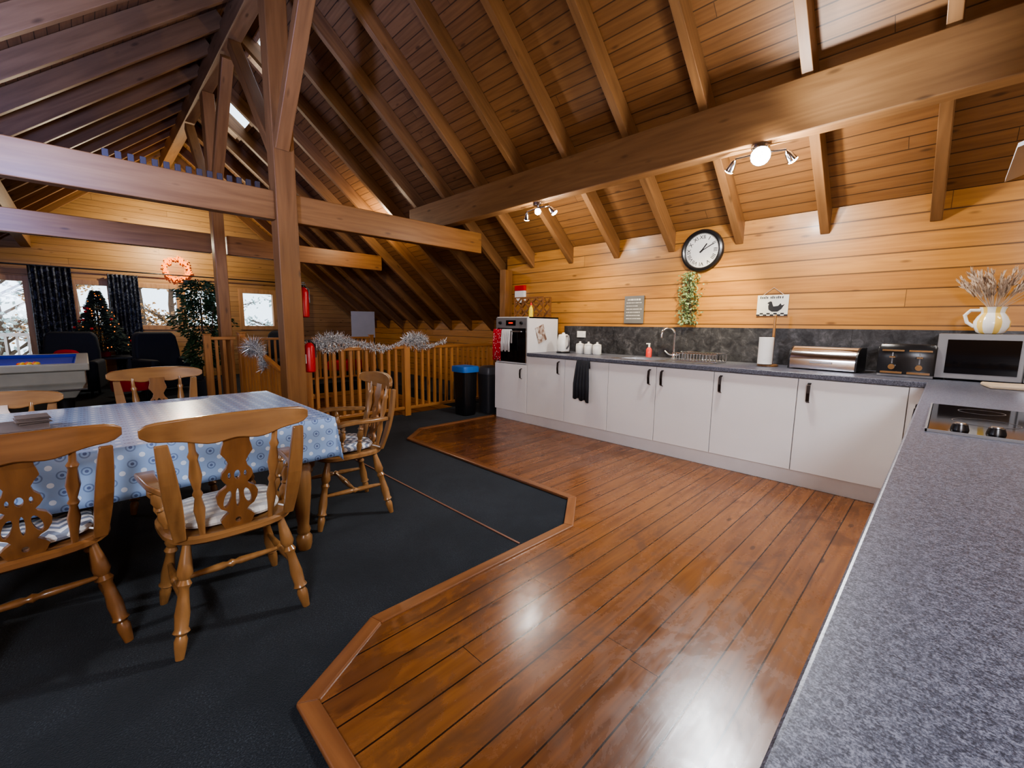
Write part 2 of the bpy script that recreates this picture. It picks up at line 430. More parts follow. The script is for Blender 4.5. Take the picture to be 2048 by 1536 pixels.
def gable(name,x0,x1,holes):
    mb=MB(); mb.rect_holes(SY,5.95,-.2,2.3,holes,lambda u,v,w:V((w,u,v)),x0,x1)
    zt=ZR+.3
    pts=[(SY,2.3),(RY,zt),(5.0,2.3)]
    mb.loft([[V((x,y,z)) for y,z in pts] for x in (x0,x1)])
    return mb.obj(name,M_wallW)
o=gable('wall_west',GX-.14,GX,wins+[doorh]); struct(o,'pine boarded gable wall with a row of windows')
o=gable('wall_east',EX,EX+.14,[]); struct(o,'pine boarded gable wall')
def slope_M(side):
    d=V((0,side*c40,-s40)); 
    z=V((1,0,0)).cross(d)
    m=Matrix((V((1,0,0)),d,z)).transposed().to_4x4(); m.translation=V((0,RY,ZR)); return m
LN=(WY-RY)/c40; LE=(5.98-RY)/c40
sky=[(-7.0,-5.95,.25,.75),(-9.3,-8.0,.25,.75)]
sl=MB(); sl.rect_holes(GX-.1,EX+.1,-.15,LE+.1,sky+[(-4.98,EX+.2,LN+.25,LE+.2)],f3,RD,RD+.04)
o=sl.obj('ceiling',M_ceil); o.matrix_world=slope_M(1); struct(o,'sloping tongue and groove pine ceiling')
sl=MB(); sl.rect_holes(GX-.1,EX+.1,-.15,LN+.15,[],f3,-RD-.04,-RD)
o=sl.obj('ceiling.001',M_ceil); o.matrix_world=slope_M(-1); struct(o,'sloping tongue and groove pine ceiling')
for i,(a,b,c_,d_) in enumerate(sky):
    e=empty('window_%d'%(i+6),(0,0,0),'roof window set in the sloping ceiling',None); e['kind']='structure'; e.matrix_world=slope_M(1)
    MB().rect_holes(a-.03,b+.03,c_-.03,d_+.03,[(a+.03,b-.03,c_+.03,d_-.03)],f3,RD-.02,RD+.06).obj('frame',M_winf,e)
    MB().box((a+.03,c_+.03,RD+.01),(b-.03,d_-.03,RD+.02)).obj('glass',M_glass,e)

def rafter(x,side,L):
    d=V((0,side*c40,-s40)); n=V((0,side*s40,c40)); y=n.cross(d)
    m=Matrix((d,y,n)).transposed().to_4x4(); m.translation=V((x,RY,ZR))
    o=MB().box((0,-.035,0),(L,.035,RD-.002)).obj('rafter',M_raft,bevel=.004)
    o.matrix_world=m
    return top(o,'brown pine rafter fixed under the boarded roof slope','beam','roof rafters')
x=-.165+.712*3
while x>GX+.1:
    rafter(x,1,LN-.01 if x>-5.0 else LE-.04); rafter(x,-1,LN)
    x-=.712

def timber(name,lo,hi,mat,label,cat='beam',group=None,bev=.008):
    c=[(a+b)/2 for a,b in zip(lo,hi)]
    o=MB().box([a-b for a,b in zip(lo,c)],[a-b for a,b in zip(hi,c)]).obj(name,mat,bevel=bev,loc=c)
    return top(o,label,cat,group)
timber('ridge_beam',(GX,1.47,4.60),(EX,1.63,4.86),M_beamX,'long heavy pine ridge beam under the roof apex')
timber('purlin',(-6.0,3.69,2.667),(EX,3.83,3.03),M_beamX,'heavy pine purlin carrying the rafters above the kitchen')
timber('purlin',(GX,-.73,2.667),(EX,-.59,3.03),M_beamX,'heavy pine purlin carrying the rafters over the dining area')
for x,l1 in ((-4.9,'near the stair railing'),(-7.95,'over the lounge'),):
    y1=4.20 if x==-4.9 else 4.25
    timber('tie_beam',(x-.12,1.67,2.33),(x,y1,2.61),M_beamY,'thick horizontal pine tie beam '+l1,group='tie beams')
    timber('tie_beam',(x-.12,-1.20,2.33),(x,1.47,2.61),M_beamY,'thick horizontal pine tie beam '+l1,group='tie beams')
    w=.1 if x==-4.9 else .075
    timber('timber_post',(x-.16,RY-w+.02,0),(x+.04,RY+w+.02,4.598),M_beamZ,'square pine post rising from floor to ridge '+l1,'post','ridge posts')
    for sgn in (1,-1):
        p0=V((x-.06+sgn*.08,RY,3.03)); p1=V((x-.06+sgn*1.36,RY,4.55))
        m,L=frame(p0,p1)
        o=MB().box((-.055,-.065,0),(.055,.065,L)).obj('knee_brace',M_beamZ,bevel=.006); o.matrix_world=m
        top(o,'diagonal pine knee brace between post and ridge beam','beam','knee braces')
timber('timber_post',(-4.96,4.62,0),(-4.84,4.78,2.14),M_beamZ,'square pine post at the end of the kitchen wall','post')
pg=None
for i in range(15):
    if pg is None:
        pg=MB().box((-.02,-.02,0),(.02,.02,.06)).obj('timber_peg',M_peg,bevel=.003); q=pg
        top(pg,'short dark wooden peg on top of the tie beam','peg','pegs along the tie beam')
    else:
        q=pg.copy(); COL.objects.link(q)
    q.location=(-4.94,.24+i*.078,2.611)

def window(nm,y0,y1,z0,z1,label):
    e=empty(nm,(GX-.07,(y0+y1)/2,z0),label,None); e['kind']='structure'
    hw=(y1-y0)/2; h=z1-z0
    MB().rect_holes(-hw-.05,hw+.05,-.05,h+.05,[(-hw+.05,hw-.05,.05,h-.05)],lambda u,v,w:V((w,u,v)),-.04,.09).obj('frame',M_winf,e,bevel=.005)
    MB().box((-.005,-hw+.05,.05),(.005,hw-.05,h-.05)).obj('glass',M_glass,e)
    return e
for i,w in enumerate(wins): window('window_%d'%(i+1),*w,'pine framed casement window looking onto trees')
window('door_1',*doorh,'glazed pine balcony door')

# ------------------------------------------------------------ outside
o=MB().box((-60,-40,-3.2),(-13.5,40,-3)).obj('ground',M_ground); top(o,'frosty grass outside the gable windows','ground',kind='stuff')
def tree(x,y,h,mat,lab):
    e=empty('tree',(x,y,-3),lab,'tree')
    mb=MB(); lf=MB()
    mb.tube([(0,0,.002),(0,0,.3),(.05,.1,h*.4),(-.1,0,h*.75),(0,.1,h)],[.22,.2,.14,.08,.03],8)
    for i in range(30):
        z=h*random.uniform(.3,.95); a=random.uniform(0,6.28); L=(h-z)*.28+.6
        p=V((0,0,z)); q=p+V((math.cos(a),math.sin(a),.5))*L
        mid=(p+q)/2+V((0,0,.15))
        mb.tube([p,mid,q],[.04,.025,.01],5)
        for j in range(5):
            b=p.lerp(q,random.uniform(.3,1)); a2=random.uniform(0,6.28); t=b+V((math.cos(a2),math.sin(a2),random.uniform(-.2,.7)))*.45
            mb.tube([b,t],[.014,.005],4)
            for k_ in range(9):
                c=b.lerp(t,random.random())+V([random.uniform(-.2,.2) for _ in range(3)])
                lf.leaf(c,[random.uniform(-1,1) for _ in range(3)],.13,.08)
    mb.obj('trunk',M_bark,e); o=lf.obj('foliage',mat,e); o['kind']='stuff'
tree(-17,-1.6,7,M_frost,'frosted garden tree outside the window'); tree(-19,2.2,6.5,M_autumn,'autumn tree with orange leaves outside')
tree(-18.5,6.0,7.5,M_frost,'pale leaved garden tree outside'); tree(-23.5,-.2,8,M_autumn,'autumn tree with orange leaves outside')
tree(-24,4.6,8,M_frost,'pale leaved garden tree outside'); tree(-28,2.0,9,M_autumn,'autumn tree with orange leaves outside')
e=empty('balcony_railing',(-13.6,-1.2,0),'white painted balcony railing outside the glazed door','railing')
MB().box((-.03,-1.2,.95),(.03,1.4,1.02)).box((-.02,-1.2,.1),(.02,1.4,.15)).obj('handrail',M_outwhite,e)
bal=MB().box((-.018,-.018,.12),(.018,.018,.96)).obj('baluster',M_outwhite,e,loc=(0,-1.1,0))
for i in range(1,16):
    b=bal.copy(); COL.objects.link(b); b.parent=e; b.location=(0,-1.1+i*.16,0)
o=MB().box((-13.9,-3,-.25),(GX-.15,1.5,-.02)).obj('balcony_deck',M_beamY); top(o,'wooden balcony deck outside the glazed door','deck')

# ------------------------------------------------------------ kitchen cabinets
ZT=.95; FY=4.04
def handle(parent,x,z0=.715,z1=.875,y=0,hor=False):
    mb=MB()
    pts=[(x,y,z0),(x,y-.03,z0+.015),(x,y-.036,(z0+z1)/2),(x,y-.03,z1-.015),(x,y,z1)]
    loops=[]
    for p in pts:
        px,py,pz=p
        loops.append([V((px-.012,py-.004,pz)),V((px+.012,py-.004,pz)),V((px+.012,py+.004,pz)),V((px-.012,py+.004,pz))])
    mb.loft(loops)
    o=mb.obj('handle',M_bronze,parent,bevel=.002); o['label']='dark bronze bow handle'; return o
def cabinet(x0,x1,doors,loc=None,rz=0,depth=.70,lab='white gloss kitchen base cabinet under the worktop',z1=.905):
    w=x1-x0; xc=(x0+x1)/2
    e=empty('kitchen_cabinet',loc or (xc,FY,0),lab,'cabinet',rz,'kitchen base cabinets')
    MB().box((-w/2+.001,.022,.14),(w/2-.001,depth,z1)).obj('body',M_whitem,e)
    n=len(doors); dw=w/n
    for i,hx in enumerate(doors):
        a=-w/2+i*dw
        d=MB().box((a+.003,0,.145),(a+dw-.003,.02,z1-.003)).obj('door',M_white,e,bevel=.002)
        if hx is not None: handle(d,a+hx*dw)
    return e
cabinet(-3.80,-3.185,[.86]); cabinet(-3.185,-2.58,[.45]); cabinet(-2.58,-1.465,[.88,.12],lab='white gloss sink cabinet with two doors')
cabinet(-1.465,-.812,[.10]); cabinet(-.812,-.154,[.12])
o=MB().box((-.152,FY+.005,.142),(-.066,FY+.025,.905)).obj('filler_panel',M_white); top(o,'narrow white corner filler panel between cabinets','panel')
o=MB().box((-4.42,4.07,.013),(-.05,4.09,.138)).obj('plinth',M_plinth); top(o,'long white plinth board below the base cabinets','plinth')
yy=-.30
for i in range(7):
    w=.615
    cabinet(-w/2,w/2,[(.15 if i%2 else .85) if i>=5 else None],loc=(-.062,yy+w/2+i*w,0),rz=R(-90),depth=.62,lab='white gloss base cabinet under the breakfast worktop')
o=MB().box((.0,-.30,.013),(.02,4.04,.138)).obj('plinth',M_plinth); top(o,'white plinth board below the long counter','plinth')
mb=MB().rect_holes(-3.80,.75,-.4,WY-.001,[(-3.81,-.072,-.5,4.02),(-2.56,-2.12,4.17,4.55)],f3,.908,ZT)
o=mb.obj('worktop',M_work,bevel=.007,seg=3); top(o,'continuous grey speckled laminate worktop on the cabinets','worktop')
o=MB().box((-3.80,WY-.014,ZT+.001),(EX,WY-.001,1.30)).obj('splashback',M_splash); top(o,'dark slate effect splashback panel on the wall','splashback')

# oven tower
tx0,tx1=-4.42,-3.802
e=empty('oven_housing_cabinet',((tx0+tx1)/2,FY,0),'tall white cabinet housing the built-in oven','cabinet')
hw=(tx1-tx0)/2
MB().box((-hw,.022,.14),(-hw+.018,.61,1.41)).box((hw-.018,.002,.14),(hw,.61,1.41)).box((-hw,.022,1.392),(hw,.61,1.41)).box((-hw,.03,.79),(hw,.61,.808)).box((-hw,.03,.14),(hw,.61,.16)).box((-hw,.60,.14),(hw,.61,1.41)).obj('body',M_white,e)
d=MB().box((-hw+.002,0,.145),(hw-.02,.02,.785)).obj('door',M_white,e,bevel=.002); handle(d,hw-.1,.60,.74)
e=empty('built_in_oven',((tx0+tx1)/2,FY,.81),'black and steel built-in oven in the tall cabinet','oven')
a=hw-.021
MB().box((-a,.025,.002),(a,.55,.575)).obj('body',M_blackm,e)
MB().box((-a,0,.005),(a,.024,.44)).obj('door',M_glassb,e,bevel=.003)
MB().box((-a,-.002,.45),(a,.021,.59)).obj('control_panel',M_steeld,e,bevel=.003)
MB().cyl((-a+.05,-.045,.41),(a-.05,-.045,.41),.009).cyl((-a+.07,0,.41),(-a+.07,-.045,.41),.006).cyl((a-.07,0,.41),(a-.07,-.045,.41),.006).obj('handle',M_steel,e,True)
MB().box((-.09,-.005,.485),(.09,-.002,.555)).obj('display',M_glassb,e)
MB().box((-.04,-.0065,.51),(.04,-.0052,.53)).obj('display_digits',plain('red_display',(.2,.01,.01),.3,em=(1,.05,.02),ems=.6),e)
for kx in (-.2,.2): MB().cyl((kx,-.002,.52),(kx,-.028,.52),.022,.018).obj('knob',M_black,e,True)
for sx in (-a+.006,a-.006): MB().box((sx-.006,-.003,.005),(sx+.006,0,.45)).obj('trim_strip',M_steel,e)
def towel(name,x,y,ztop,w,drop,mat,label,wav=.006,th=.008,gap=.02,back=.6,gather=0,skew=0):
    mb=MB(); nx=20; loops=[]
    path=[(gap,-drop*back),(gap,-.01),(gap*.5,.012),(-gap*.5,.012),(-gap,-.01),(-gap-.002,-drop*.25),(-gap-.006,-drop*.6),(-gap-.004,-drop)]
    for py,pz in path:
        g_=1-gather*(1-min(1,abs(pz)/drop*1.6))
        loops.append([V(((-w/2+w*i/nx)*g_,py-abs(wav*math.sin(i*.75+1))*min(1,abs(pz)*6),pz-(skew*(i/nx)+ .012*math.sin(i*.75))*(abs(pz)/drop if pz<-.02 else 0))) for i in range(nx+1)])
    mb.loft(loops,cap=False,close=False)
    o=mb.obj(name,mat,None,True,loc=(x,y,ztop),solid=th); return top(o,label,'towel')
towel('oven_glove',-4.31,FY-.045,1.232,.15,.40,M_redtow,'red spotted oven glove hung over the oven handle')
towel('tea_towel',-4.14,FY-.045,1.232,.16,.27,M_fab,'white tea towel hung over the oven handle',wav=.012)
towel('hand_towel',-2.89,FY-.040,.895,.21,.42,M_gray,'charcoal hand towel hung on a cabinet door',gap=.012,back=.15,wav=.022,gather=.2,skew=.03)

# hob
e=empty('induction_hob',(.25,2.44,ZT),'black glass hob with a row of knobs set on the worktop','hob')
MB().box((-.27,-.375,.001),(.27,.375,.008)).obj('glass_top',M_glassb,e,bevel=.003)
rm=plain('hob_ring_print',(.10,.10,.11),.3)
for rx,ry,rr in ((-.12,-.08,.09),(.12,-.08,.07),(-.12,.22,.07),(.12,.22,.1)):
    mb=MB(); mb.loft([[V((rx+r_*math.cos(t*.1963),ry+r_*math.sin(t*.1963),z)) for t in range(32)] for r_,z in ((rr,.0082),(rr,.0088),(rr-.003,.0088),(rr-.003,.0082))],cap=False); mb.obj('cooking_zone',rm,e)
MB().box((-.275,-.38,.0),(.275,-.374,.009)).box((-.276,-.38,0),(-.27,.38,.009)).obj('steel_edge',M_steeld,e)
for i in range(5):
    kx=-.19+i*.085
    kb=MB().lathe((kx,-.305,.008),[(.024,0),(.023,.006),(.019,.02),(.017,.021)],20).obj('knob',M_black,e,True)
    MB().lathe((kx,-.305,.0292),[(.015,0),(.014,.003)],18).obj('knob_cap',M_steel,kb,True)
# extractor hood
e=empty('extractor_hood',(.435,2.5,1.885),'steel and glass extractor hood above the hob','extractor hood')
mb=MB(); lo=[]
for t in range(9):
    a=-1+2*t/8; z=.09-.07*a*a
    lo.append([V((a*.34,-.24,z)),V((a*.34,.24,z)),V((a*.34,.24,z+.014)),V((a*.34,-.24,z+.014))])
mb.loft(lo); mb.obj('canopy',M_steel,e,True)
MB().box((-.2,-.20,.0),(.2,.20,.08)).obj('motor_box',M_steel,e,bevel=.005)
MB().box((-.13,-.13,.1),(.13,.13,1.9)).obj('chimney',M_steel,e,bevel=.004)

# ------------------------------------------------------------ items on tower
e=empty('wine_rack',(-4.08,4.42,1.411),'wooden lattice wine rack on top of the oven cabinet','wine rack',R(3))
mb=MB()
for yy in (-.08,.08):
    for i in range(-2,3):
        for sg in (1,-1):
            xa,za,xb,zb=i*.13-sg*.125,.01,i*.13+sg*.125,.26
            t0,t1=0.,1.; ok=True
            for lim,s_ in ((-.25,1),(.25,-1)):
                da=s_*(xa-lim); db=s_*(xb-lim)
                if da<0 and db<0: ok=False; break
                if da<0: t0=max(t0,da/(da-db))
                if db<0: t1=min(t1,da/(da-db))
            if not ok or t1-t0<.1: continue
            m,L=frame((xa+(xb-xa)*t0,yy,za+(zb-za)*t0),(xa+(xb-xa)*t1,yy,za+(zb-za)*t1)); mb.box((-.009,-.009,0),(.009,.009,L),m)
mb.obj('lattice',M_chairDX,e)
mb=MB()
for sx in (-.25,.25):
    for yy in (-.08,.08): mb.box((sx-.01,yy-.01,0),(sx+.01,yy+.01,.27))
mb.box((-.25,-.09,.26),(.25,-.07,.275)); mb.box((-.25,.07,.26),(.25,.09,.275)); mb.box((-.25,-.09,0),(.25,-.07,.012)); mb.box((-.25,.07,0),(.25,.09,.012))
mb.obj('frame',M_chairDX,e)
e=empty('squeeze_bottle',(-3.90,4.2,1.411),'yellow plastic squeeze bottle on the oven cabinet','bottle')
MB().lathe((0,0,0),[(.028,0),(.03,.01),(.03,.09),(.022,.12),(.012,.135),(.012,.15)],16).obj('bottle_body',M_yellow,e,True)
MB().lathe((0,0,.15),[(.014,0),(.014,.02),(.006,.03),(.005,.045)],12).obj('cap',M_red,e,True)
e=empty('fire_blanket_box',(-4.66,WY-.001,1.64),'white and red fire blanket box on the wall','fire blanket')
MB().box((-.1,-.05,0),(.1,0,.18)).obj('case',M_white,e,bevel=.006)
MB().box((-.101,-.052,.18),(.101,0,.26)).obj('flap',M_red,e,bevel=.006)
e=empty('picture_print',(-3.80,4.29,1.19),'small tilted brown photo print on the cabinet side','print')
Mx=Matrix.Rotation(R(20),4,'X')
MB().box((.001,-.085,-.11),(.006,.085,.11),Mx).obj('card',M_print,e)

# kettle
e=empty('kettle',(-3.52,4.42,ZT+.001),'white cordless jug kettle on the worktop','kettle',R(-20))
MB().lathe((0,0,0),[(.085,0),(.09,.012),(.08,.022)],28).obj('base',M_black,e,True)
MB().lathe((0,0,.022),[(.078,0),(.084,.03),(.082,.12),(.068,.19),(.062,.205)],28).obj('jug',M_ceram,e,True)
MB().lathe((0,0,.227),[(.062,0),(.055,.012),(.02,.018),(.018,.032),(.01,.036)],20).obj('lid',M_ceram,e,True)
MB().tube([(.07,0,.22),(.12,0,.22),(.135,0,.18),(.13,0,.10),(.085,0,.06)],.012,10).obj('handle',M_steeld,e,True)
MB().turned((-.06,0,.19),(-.105,0,.225),[(0,.03),(1,.014)],12).obj('spout',M_ceram,e,True)
can=empty('storage_canister',(-3.31,4.5,ZT+.001),'small white ceramic lidded canister','canister',0,'white kitchen canisters')
MB().lathe((0,0,0),[(.048,0),(.054,.008),(.054,.10),(.050,.11)],24).obj('jar',M_ceram,can,True)
MB().lathe((0,0,.11),[(.052,0),(.052,.012),(.02,.022),(.012,.026),(.014,.04),(.004,.045)],24).obj('lid',M_ceram,can,True)
for xx in (-3.18,-3.05): dup(can,(xx,4.5,ZT+.001))
e=empty('wall_socket',(-3.50,WY-.015,1.19),'white double power socket on the splashback','socket')
MB().box((-.07,-.012,-.043),(.07,0,.043)).obj('plate',M_ceram,e,bevel=.003)
for sx in (-.045,.045): MB().box((sx-.01,-.016,.005),(sx+.01,-.011,.03)).obj('switch',M_white,e)
e=empty('soap_dispenser',(-2.42,4.62,ZT+.001),'red liquid soap pump bottle by the sink','soap bottle')
MB().lathe((0,0,0),[(.03,0),(.033,.01),(.033,.09),(.02,.11),(.013,.115)],16).obj('bottle_body',plain('red_soap',(.6,.06,.05),.15),e,True)
MB().cyl((0,0,.115),(0,0,.15),.01).box((-.035,-.006,.15),(.012,.006,.162)).obj('pump',M_ceram,e)
e=empty('sink',(-2.08,4.38,ZT),'stainless steel sink and drainer set into the worktop','sink')
MB().rect_holes(-.54,.52,-.24,.22,[(-.475,-.045,-.205,.165)],f3,.0005,.005).obj('rim',M_steel,e,bevel=.002)
MB().box((-.478,-.208,-.035),(-.042,.168,-.032)).box((-.478,-.208,-.035),(-.475,.168,.004)).box((-.045,-.208,-.035),(-.042,.168,.004)).box((-.478,.165,-.035),(-.042,.168,.004)).box((-.478,-.208,-.035),(-.042,-.205,.004)).obj('basin',M_steel,e)
mb=MB()
for i in range(8): mb.box((.05+i*.055,-.18,.005),(.06+i*.055,.14,.008))
mb.obj('drainer_ribs',M_steel,e)
e=empty('mixer_tap',(-2.14,4.66,ZT+.001),'chrome swan neck mixer tap behind the sink','tap')
MB().lathe((0,0,0),[(.028,0),(.028,.012),(.018,.02),(.018,.06),(.014,.07)],18).obj('base',M_chrome,e,True)
pts=[(0,0,.06),(0,0,.27)]
for i in range(1,10):
    a=math.pi*i/9; pts.append((-.055*(1-math.cos(a))*.8,-.065*(1-math.cos(a)),.27+.07*math.sin(a)))
pts.append((-.088,-.13,.23)); MB().tube(pts,.012,12).obj('spout',M_chrome,e,True)
for sx in (-1,1): MB().tube([(0,0,.035),(sx*.06,-.01,.05),(sx*.10,-.02,.085)],[.012,.011,.008],10).obj('lever',M_chrome,e,True)
e=empty('dish_rack',(-1.72,4.36,ZT+.009),'chrome wire dish rack on the drainer','dish rack')
mb=MB()
for z in (.01,.085):
    mb.tube([(-.2,-.14,z),(.2,-.14,z),(.2,.14,z),(-.2,.14,z),(-.2,-.14,z)],.005,6)
for i in range(14):
    x_=-.19+i*.38/13
    mb.tube([(x_,-.14,.085),(x_,-.14,.01),(x_,.14,.01),(x_,.14,.085)],.003,5)
mb.obj('wire_frame',M_chrome,e,True)
mb=MB()
for i in range(10):
    x_=-.16+i*.033
    mb.tube([(x_,-.04,.01),(x_,-.04,.07),(x_,.0,.085),(x_,.04,.07),(x_,.04,.01)],.003,5)
mb.obj('plate_slots',M_chrome,e,True)
e=empty('kitchen_roll_holder',(-1.16,4.50,ZT+.001),'wooden kitchen roll stand with a tall pole','kitchen roll holder')
MB().lathe((0,0,0),[(.085,0),(.085,.014),(.07,.02)],28).obj('base',M_chair,e,True)
MB().cyl((.02,.03,.018),(.02,.03,.46),.011).sph((.02,.03,.46),.014).obj('pole',M_chair,e,True)
o=MB().lathe((0,0,0),[(.02,0),(.060,0),(.060,.245),(.02,.245)],28).obj('kitchen_roll',M_paper,None,True,loc=(-1.172,4.445,ZT+.0225)); top(o,'white paper kitchen roll on the wooden stand','kitchen roll')
e=empty('hen_sign',(-1.24,WY-.002,1.42),'small white hanging wall sign with a hen picture','sign')
MB().box((-.135,-.012,0),(.135,0,.2)).obj('board',plain('cream_sign',(.72,.70,.62),.6,var=.1),e,bevel=.003)
MB().tube([(-.09,-.006,.2),(0,-.006,.27),(.09,-.006,.2)],.003,6).obj('string',M_straw,e)
mb=MB()
for i in range(9):
    for j in range(2):
        if (i+j)%2==0: mb.box((-.135+i*.03,-.014,.0+j*.014),(-.105+i*.03,-.0122,.014+j*.014))
mb.obj('checker_border',M_blackm,e)
hen=[(-.05,.07),(-.02,.05),(.03,.05),(.06,.075),(.085,.12),(.06,.11),(.05,.13),(.03,.105),(-.01,.10),(-.02,.125),(-.025,.145),(-.04,.15),(-.055,.14),(-.065,.13),(-.05,.125),(-.055,.10)]
poly2d('hen_motif',[hen],.002,M_blackm,e,Matrix.Translation((0.02,-.0135,-.01))@Matrix.Rotation(R(90),4,'X'))
mb=MB()
for i,xw in enumerate((-.11,-.095,-.08,-.065,-.05,-.02,-.005,.01,.03,.045,.06,.08)):
    mb.box((xw,-.0135,.165),(xw+.008,-.0122,.185 if i%3 else .19))
mb.obj('lettering',M_blackm,e)
e=empty('wall_plaque',(-2.735,WY-.002,1.34),'grey wooden plaque with pale lettering on the wall','sign')
MB().box((-.13,-.014,0),(.13,0,.33)).obj('board',M_sign,e,bevel=.002)
mb=MB(); rr=random.Random(3)
for r_ in range(7):
    z=.285-r_*.038; x_=-.10 if r_ else -.085; h=.010 if r_ else .02
    end=.10-rr.random()*.06 if r_ else .085
    while x_<end:
        w_=rr.uniform(.004,.011); mb.box((x_,-.0155,z-h/2),(x_+w_,-.0142,z+h/2)); x_+=w_+rr.choice((.003,.003,.008))
mb.obj('lettering',M_signtext,e)
# clock
e=empty('wall_clock',(-1.955,WY-.002,2.115),'large round black framed clock with Roman numerals','clock')
Mf=Matrix.Rotation(R(90),4,'X')
def ringY(prof,seg=48):
    mb=MB(); mb.loft([[V((r_*math.cos(2*math.pi*t/seg),y_,r_*math.sin(2*math.pi*t/seg))) for t in range(seg)] for r_,y_ in prof],cap=False); return mb
ringY([(.176,-.02),(.18,-.04),(.195,-.05),(.215,-.04),(.222,-.02),(.222,0)]).obj('frame',M_black,e,True)
ringY([(.001,-.018),(.18,-.018)]).obj('dial',plain('clock_dial',(.75,.74,.70),.5,var=.04),e)
bm=MB()
for i,t in enumerate(['XII','I','II','III','IIII','V','VI','VII','VIII','IX','X','XI']):
    a=2*math.pi*i/12
    loc=Matrix.Translation((.138*math.sin(a),-.0195,.138*math.cos(a)))
    textmesh(bm.bm,t,.056,loc@Matrix.Rotation(a,4,'Y')@Mf)
bm.obj('numerals',M_black,e)
mb=MB()
for i in range(60):
    a=2*math.pi*i/60; m=Matrix.Rotation(a,4,'Y'); mb.box((-.0012,-.0195,.166),(.0012,-.0182,.174),m)
mb.obj('minute_track',M_black,e)
MB().box((-.004,-.024,-.03),(.004,-.022,.135),Matrix.Rotation(R(62),4,'Y')).obj('minute_hand',M_black,e)
MB().box((-.006,-.0275,-.025),(.006,-.0255,.085),Matrix.Rotation(R(37),4,'Y')).sph((0,-.025,0),.010,10).obj('hour_hand',M_black,e)
e=empty('hanging_greenery',(-2.05,WY-.03,1.90),'sprig of trailing green leaves hung below the clock','plant')
lf=MB()
for i in range(900):
    z=-random.random()**.9*.56; w_=.09*(1-abs(z+.25)/.45*.5)+.03
    p=V((random.gauss(0,w_*.5),-abs(random.gauss(.02,.03))+.01,z)); p.y=min(p.y,.02)
    lf.leaf(p,(random.uniform(-1,1),random.uniform(-.7,.05),random.uniform(-1,.3)),random.uniform(.022,.042),.018)
o=lf.obj('leaves',M_leafg,e); o['kind']='stuff'
mb=MB()
for i in range(6): mb.tube([(0,0,.05),(random.uniform(-.04,.04),-.02,-.2),(random.uniform(-.06,.06),-.03,-.5)],.0025,5)
mb.obj('stems',M_bark,e)

# bread bin
e=empty('bread_bin',(-.72,4.50,ZT+.001),'shiny chrome roll top bread bin on the worktop','bread bin',R(-6))
def dprof():
    pts=[(-.13,0.0)]
    for i in range(9):
        a=math.pi-math.pi*.5*i/8; pts.append((-.02+.11*math.cos(a),.07+.118*math.sin(a)))
    return pts+[(.12,.188),(.13,.0)]
pr=dprof()
MB().loft([[V((x_,y_,z_+.01)) for y_,z_ in pr] for x_ in (-.23,.23)]).obj('body',M_chrome,e,True)
for sx in (-1,1): MB().loft([[V((sx*x_,y_*1.03,z_*1.03+.005)) for y_,z_ in pr] for x_ in (.2302,.245)]).obj('end_cap',M_black,e,bevel=.003)
MB().box((-.08,-.142,.06),(.08,-.128,.075)).obj('handle',M_steel,e,bevel=.003)
# toaster
e=empty('toaster',(-.205,4.42,ZT+.001),'black four slice toaster with chrome trim','toaster')
mb=MB(); pr=[(-.13,.02),(-.137,.14),(-.132,.215),(-.115,.24),(.11,.24),(.13,.215),(.137,.14),(.13,.02)]
mb.loft([[V((x_,y_*s_,.02+(z_-.02)*s2)) for y_,z_ in pr] for x_,s_,s2 in ((-.160,.94,.95),(-.145,1,1),(.145,1,1),(.160,.94,.95))]); mb.obj('body',M_black,e,True)
MB().box((-.155,-.13,0),(.155,.13,.02)).obj('base',M_steeld,e,bevel=.004)
for yy in (-.07,-.03,.03,.07): MB().box((-.12,yy-.011,.2405),(.12,yy+.011,.2425)).obj('slot',M_blackm,e)
for sx in (-.075,.075):
    MB().box((sx-.018,-.162,.14),(sx+.018,-.137,.155)).obj('lever',M_chrome,e,bevel=.003)
    MB().box((sx-.004,-.1385,.10),(sx+.004,-.1365,.18)).obj('lever_slot',M_steeld,e)
    MB().cyl((sx,-.134,.075),(sx,-.155,.075),.020).obj('dial',M_chrome,e,True)
    MB().box((sx-.062,-.1405,.025),(sx+.062,-.1345,.040)).box((sx-.062,-.1395,.190),(sx+.062,-.1335,.202)).obj('trim_strip',M_chrome,e)
# microwave
e=empty('microwave',(.195,4.52,ZT+.001),'silver microwave oven standing on the worktop','microwave')
MB().box((-.245,-.19,.012),(.265,.19,.325)).obj('body',M_steeld,e,bevel=.006)
MB().box((-.245,-.21,.012),(.17,-.191,.325)).obj('door',M_steeld,e,bevel=.004)
MB().box((-.195,-.2125,.05),(.145,-.2105,.285)).obj('door_glass',M_glassb,e)
MB().box((.175,-.208,.012),(.265,-.191,.325)).obj('control_panel',M_steeld,e,bevel=.004)
MB().box((.185,-.2105,.25),(.255,-.2085,.29)).obj('display',M_glassb,e)
for z in (.1,.17): MB().cyl((.22,-.208,z),(.22,-.228,z),.022).obj('knob',M_chrome,e,True)
for sx in (-.19,.19):
    for sy in (-.15,.15): MB().cyl((sx,sy,0),(sx,sy,.013),.015).obj('foot',M_black,e)
e=empty('jug',(.20,4.50,1.277),'white pottery jug with yellow stripes on the microwave','jug')
MB().lathe((0,0,0),[(.05,0),(.07,.012),(.088,.05),(.09,.085),(.075,.12),(.058,.145),(.062,.17),(.07,.185),(.064,.185),(.052,.15),(.06,.12)],36).obj('jug_body',M_jug,e,True)
MB().tube([(-.062,-.0,.165),(-.11,0,.165),(-.135,0,.13),(-.12,0,.08),(-.082,0,.05)],.011,10).obj('handle',M_ceram,e,True)
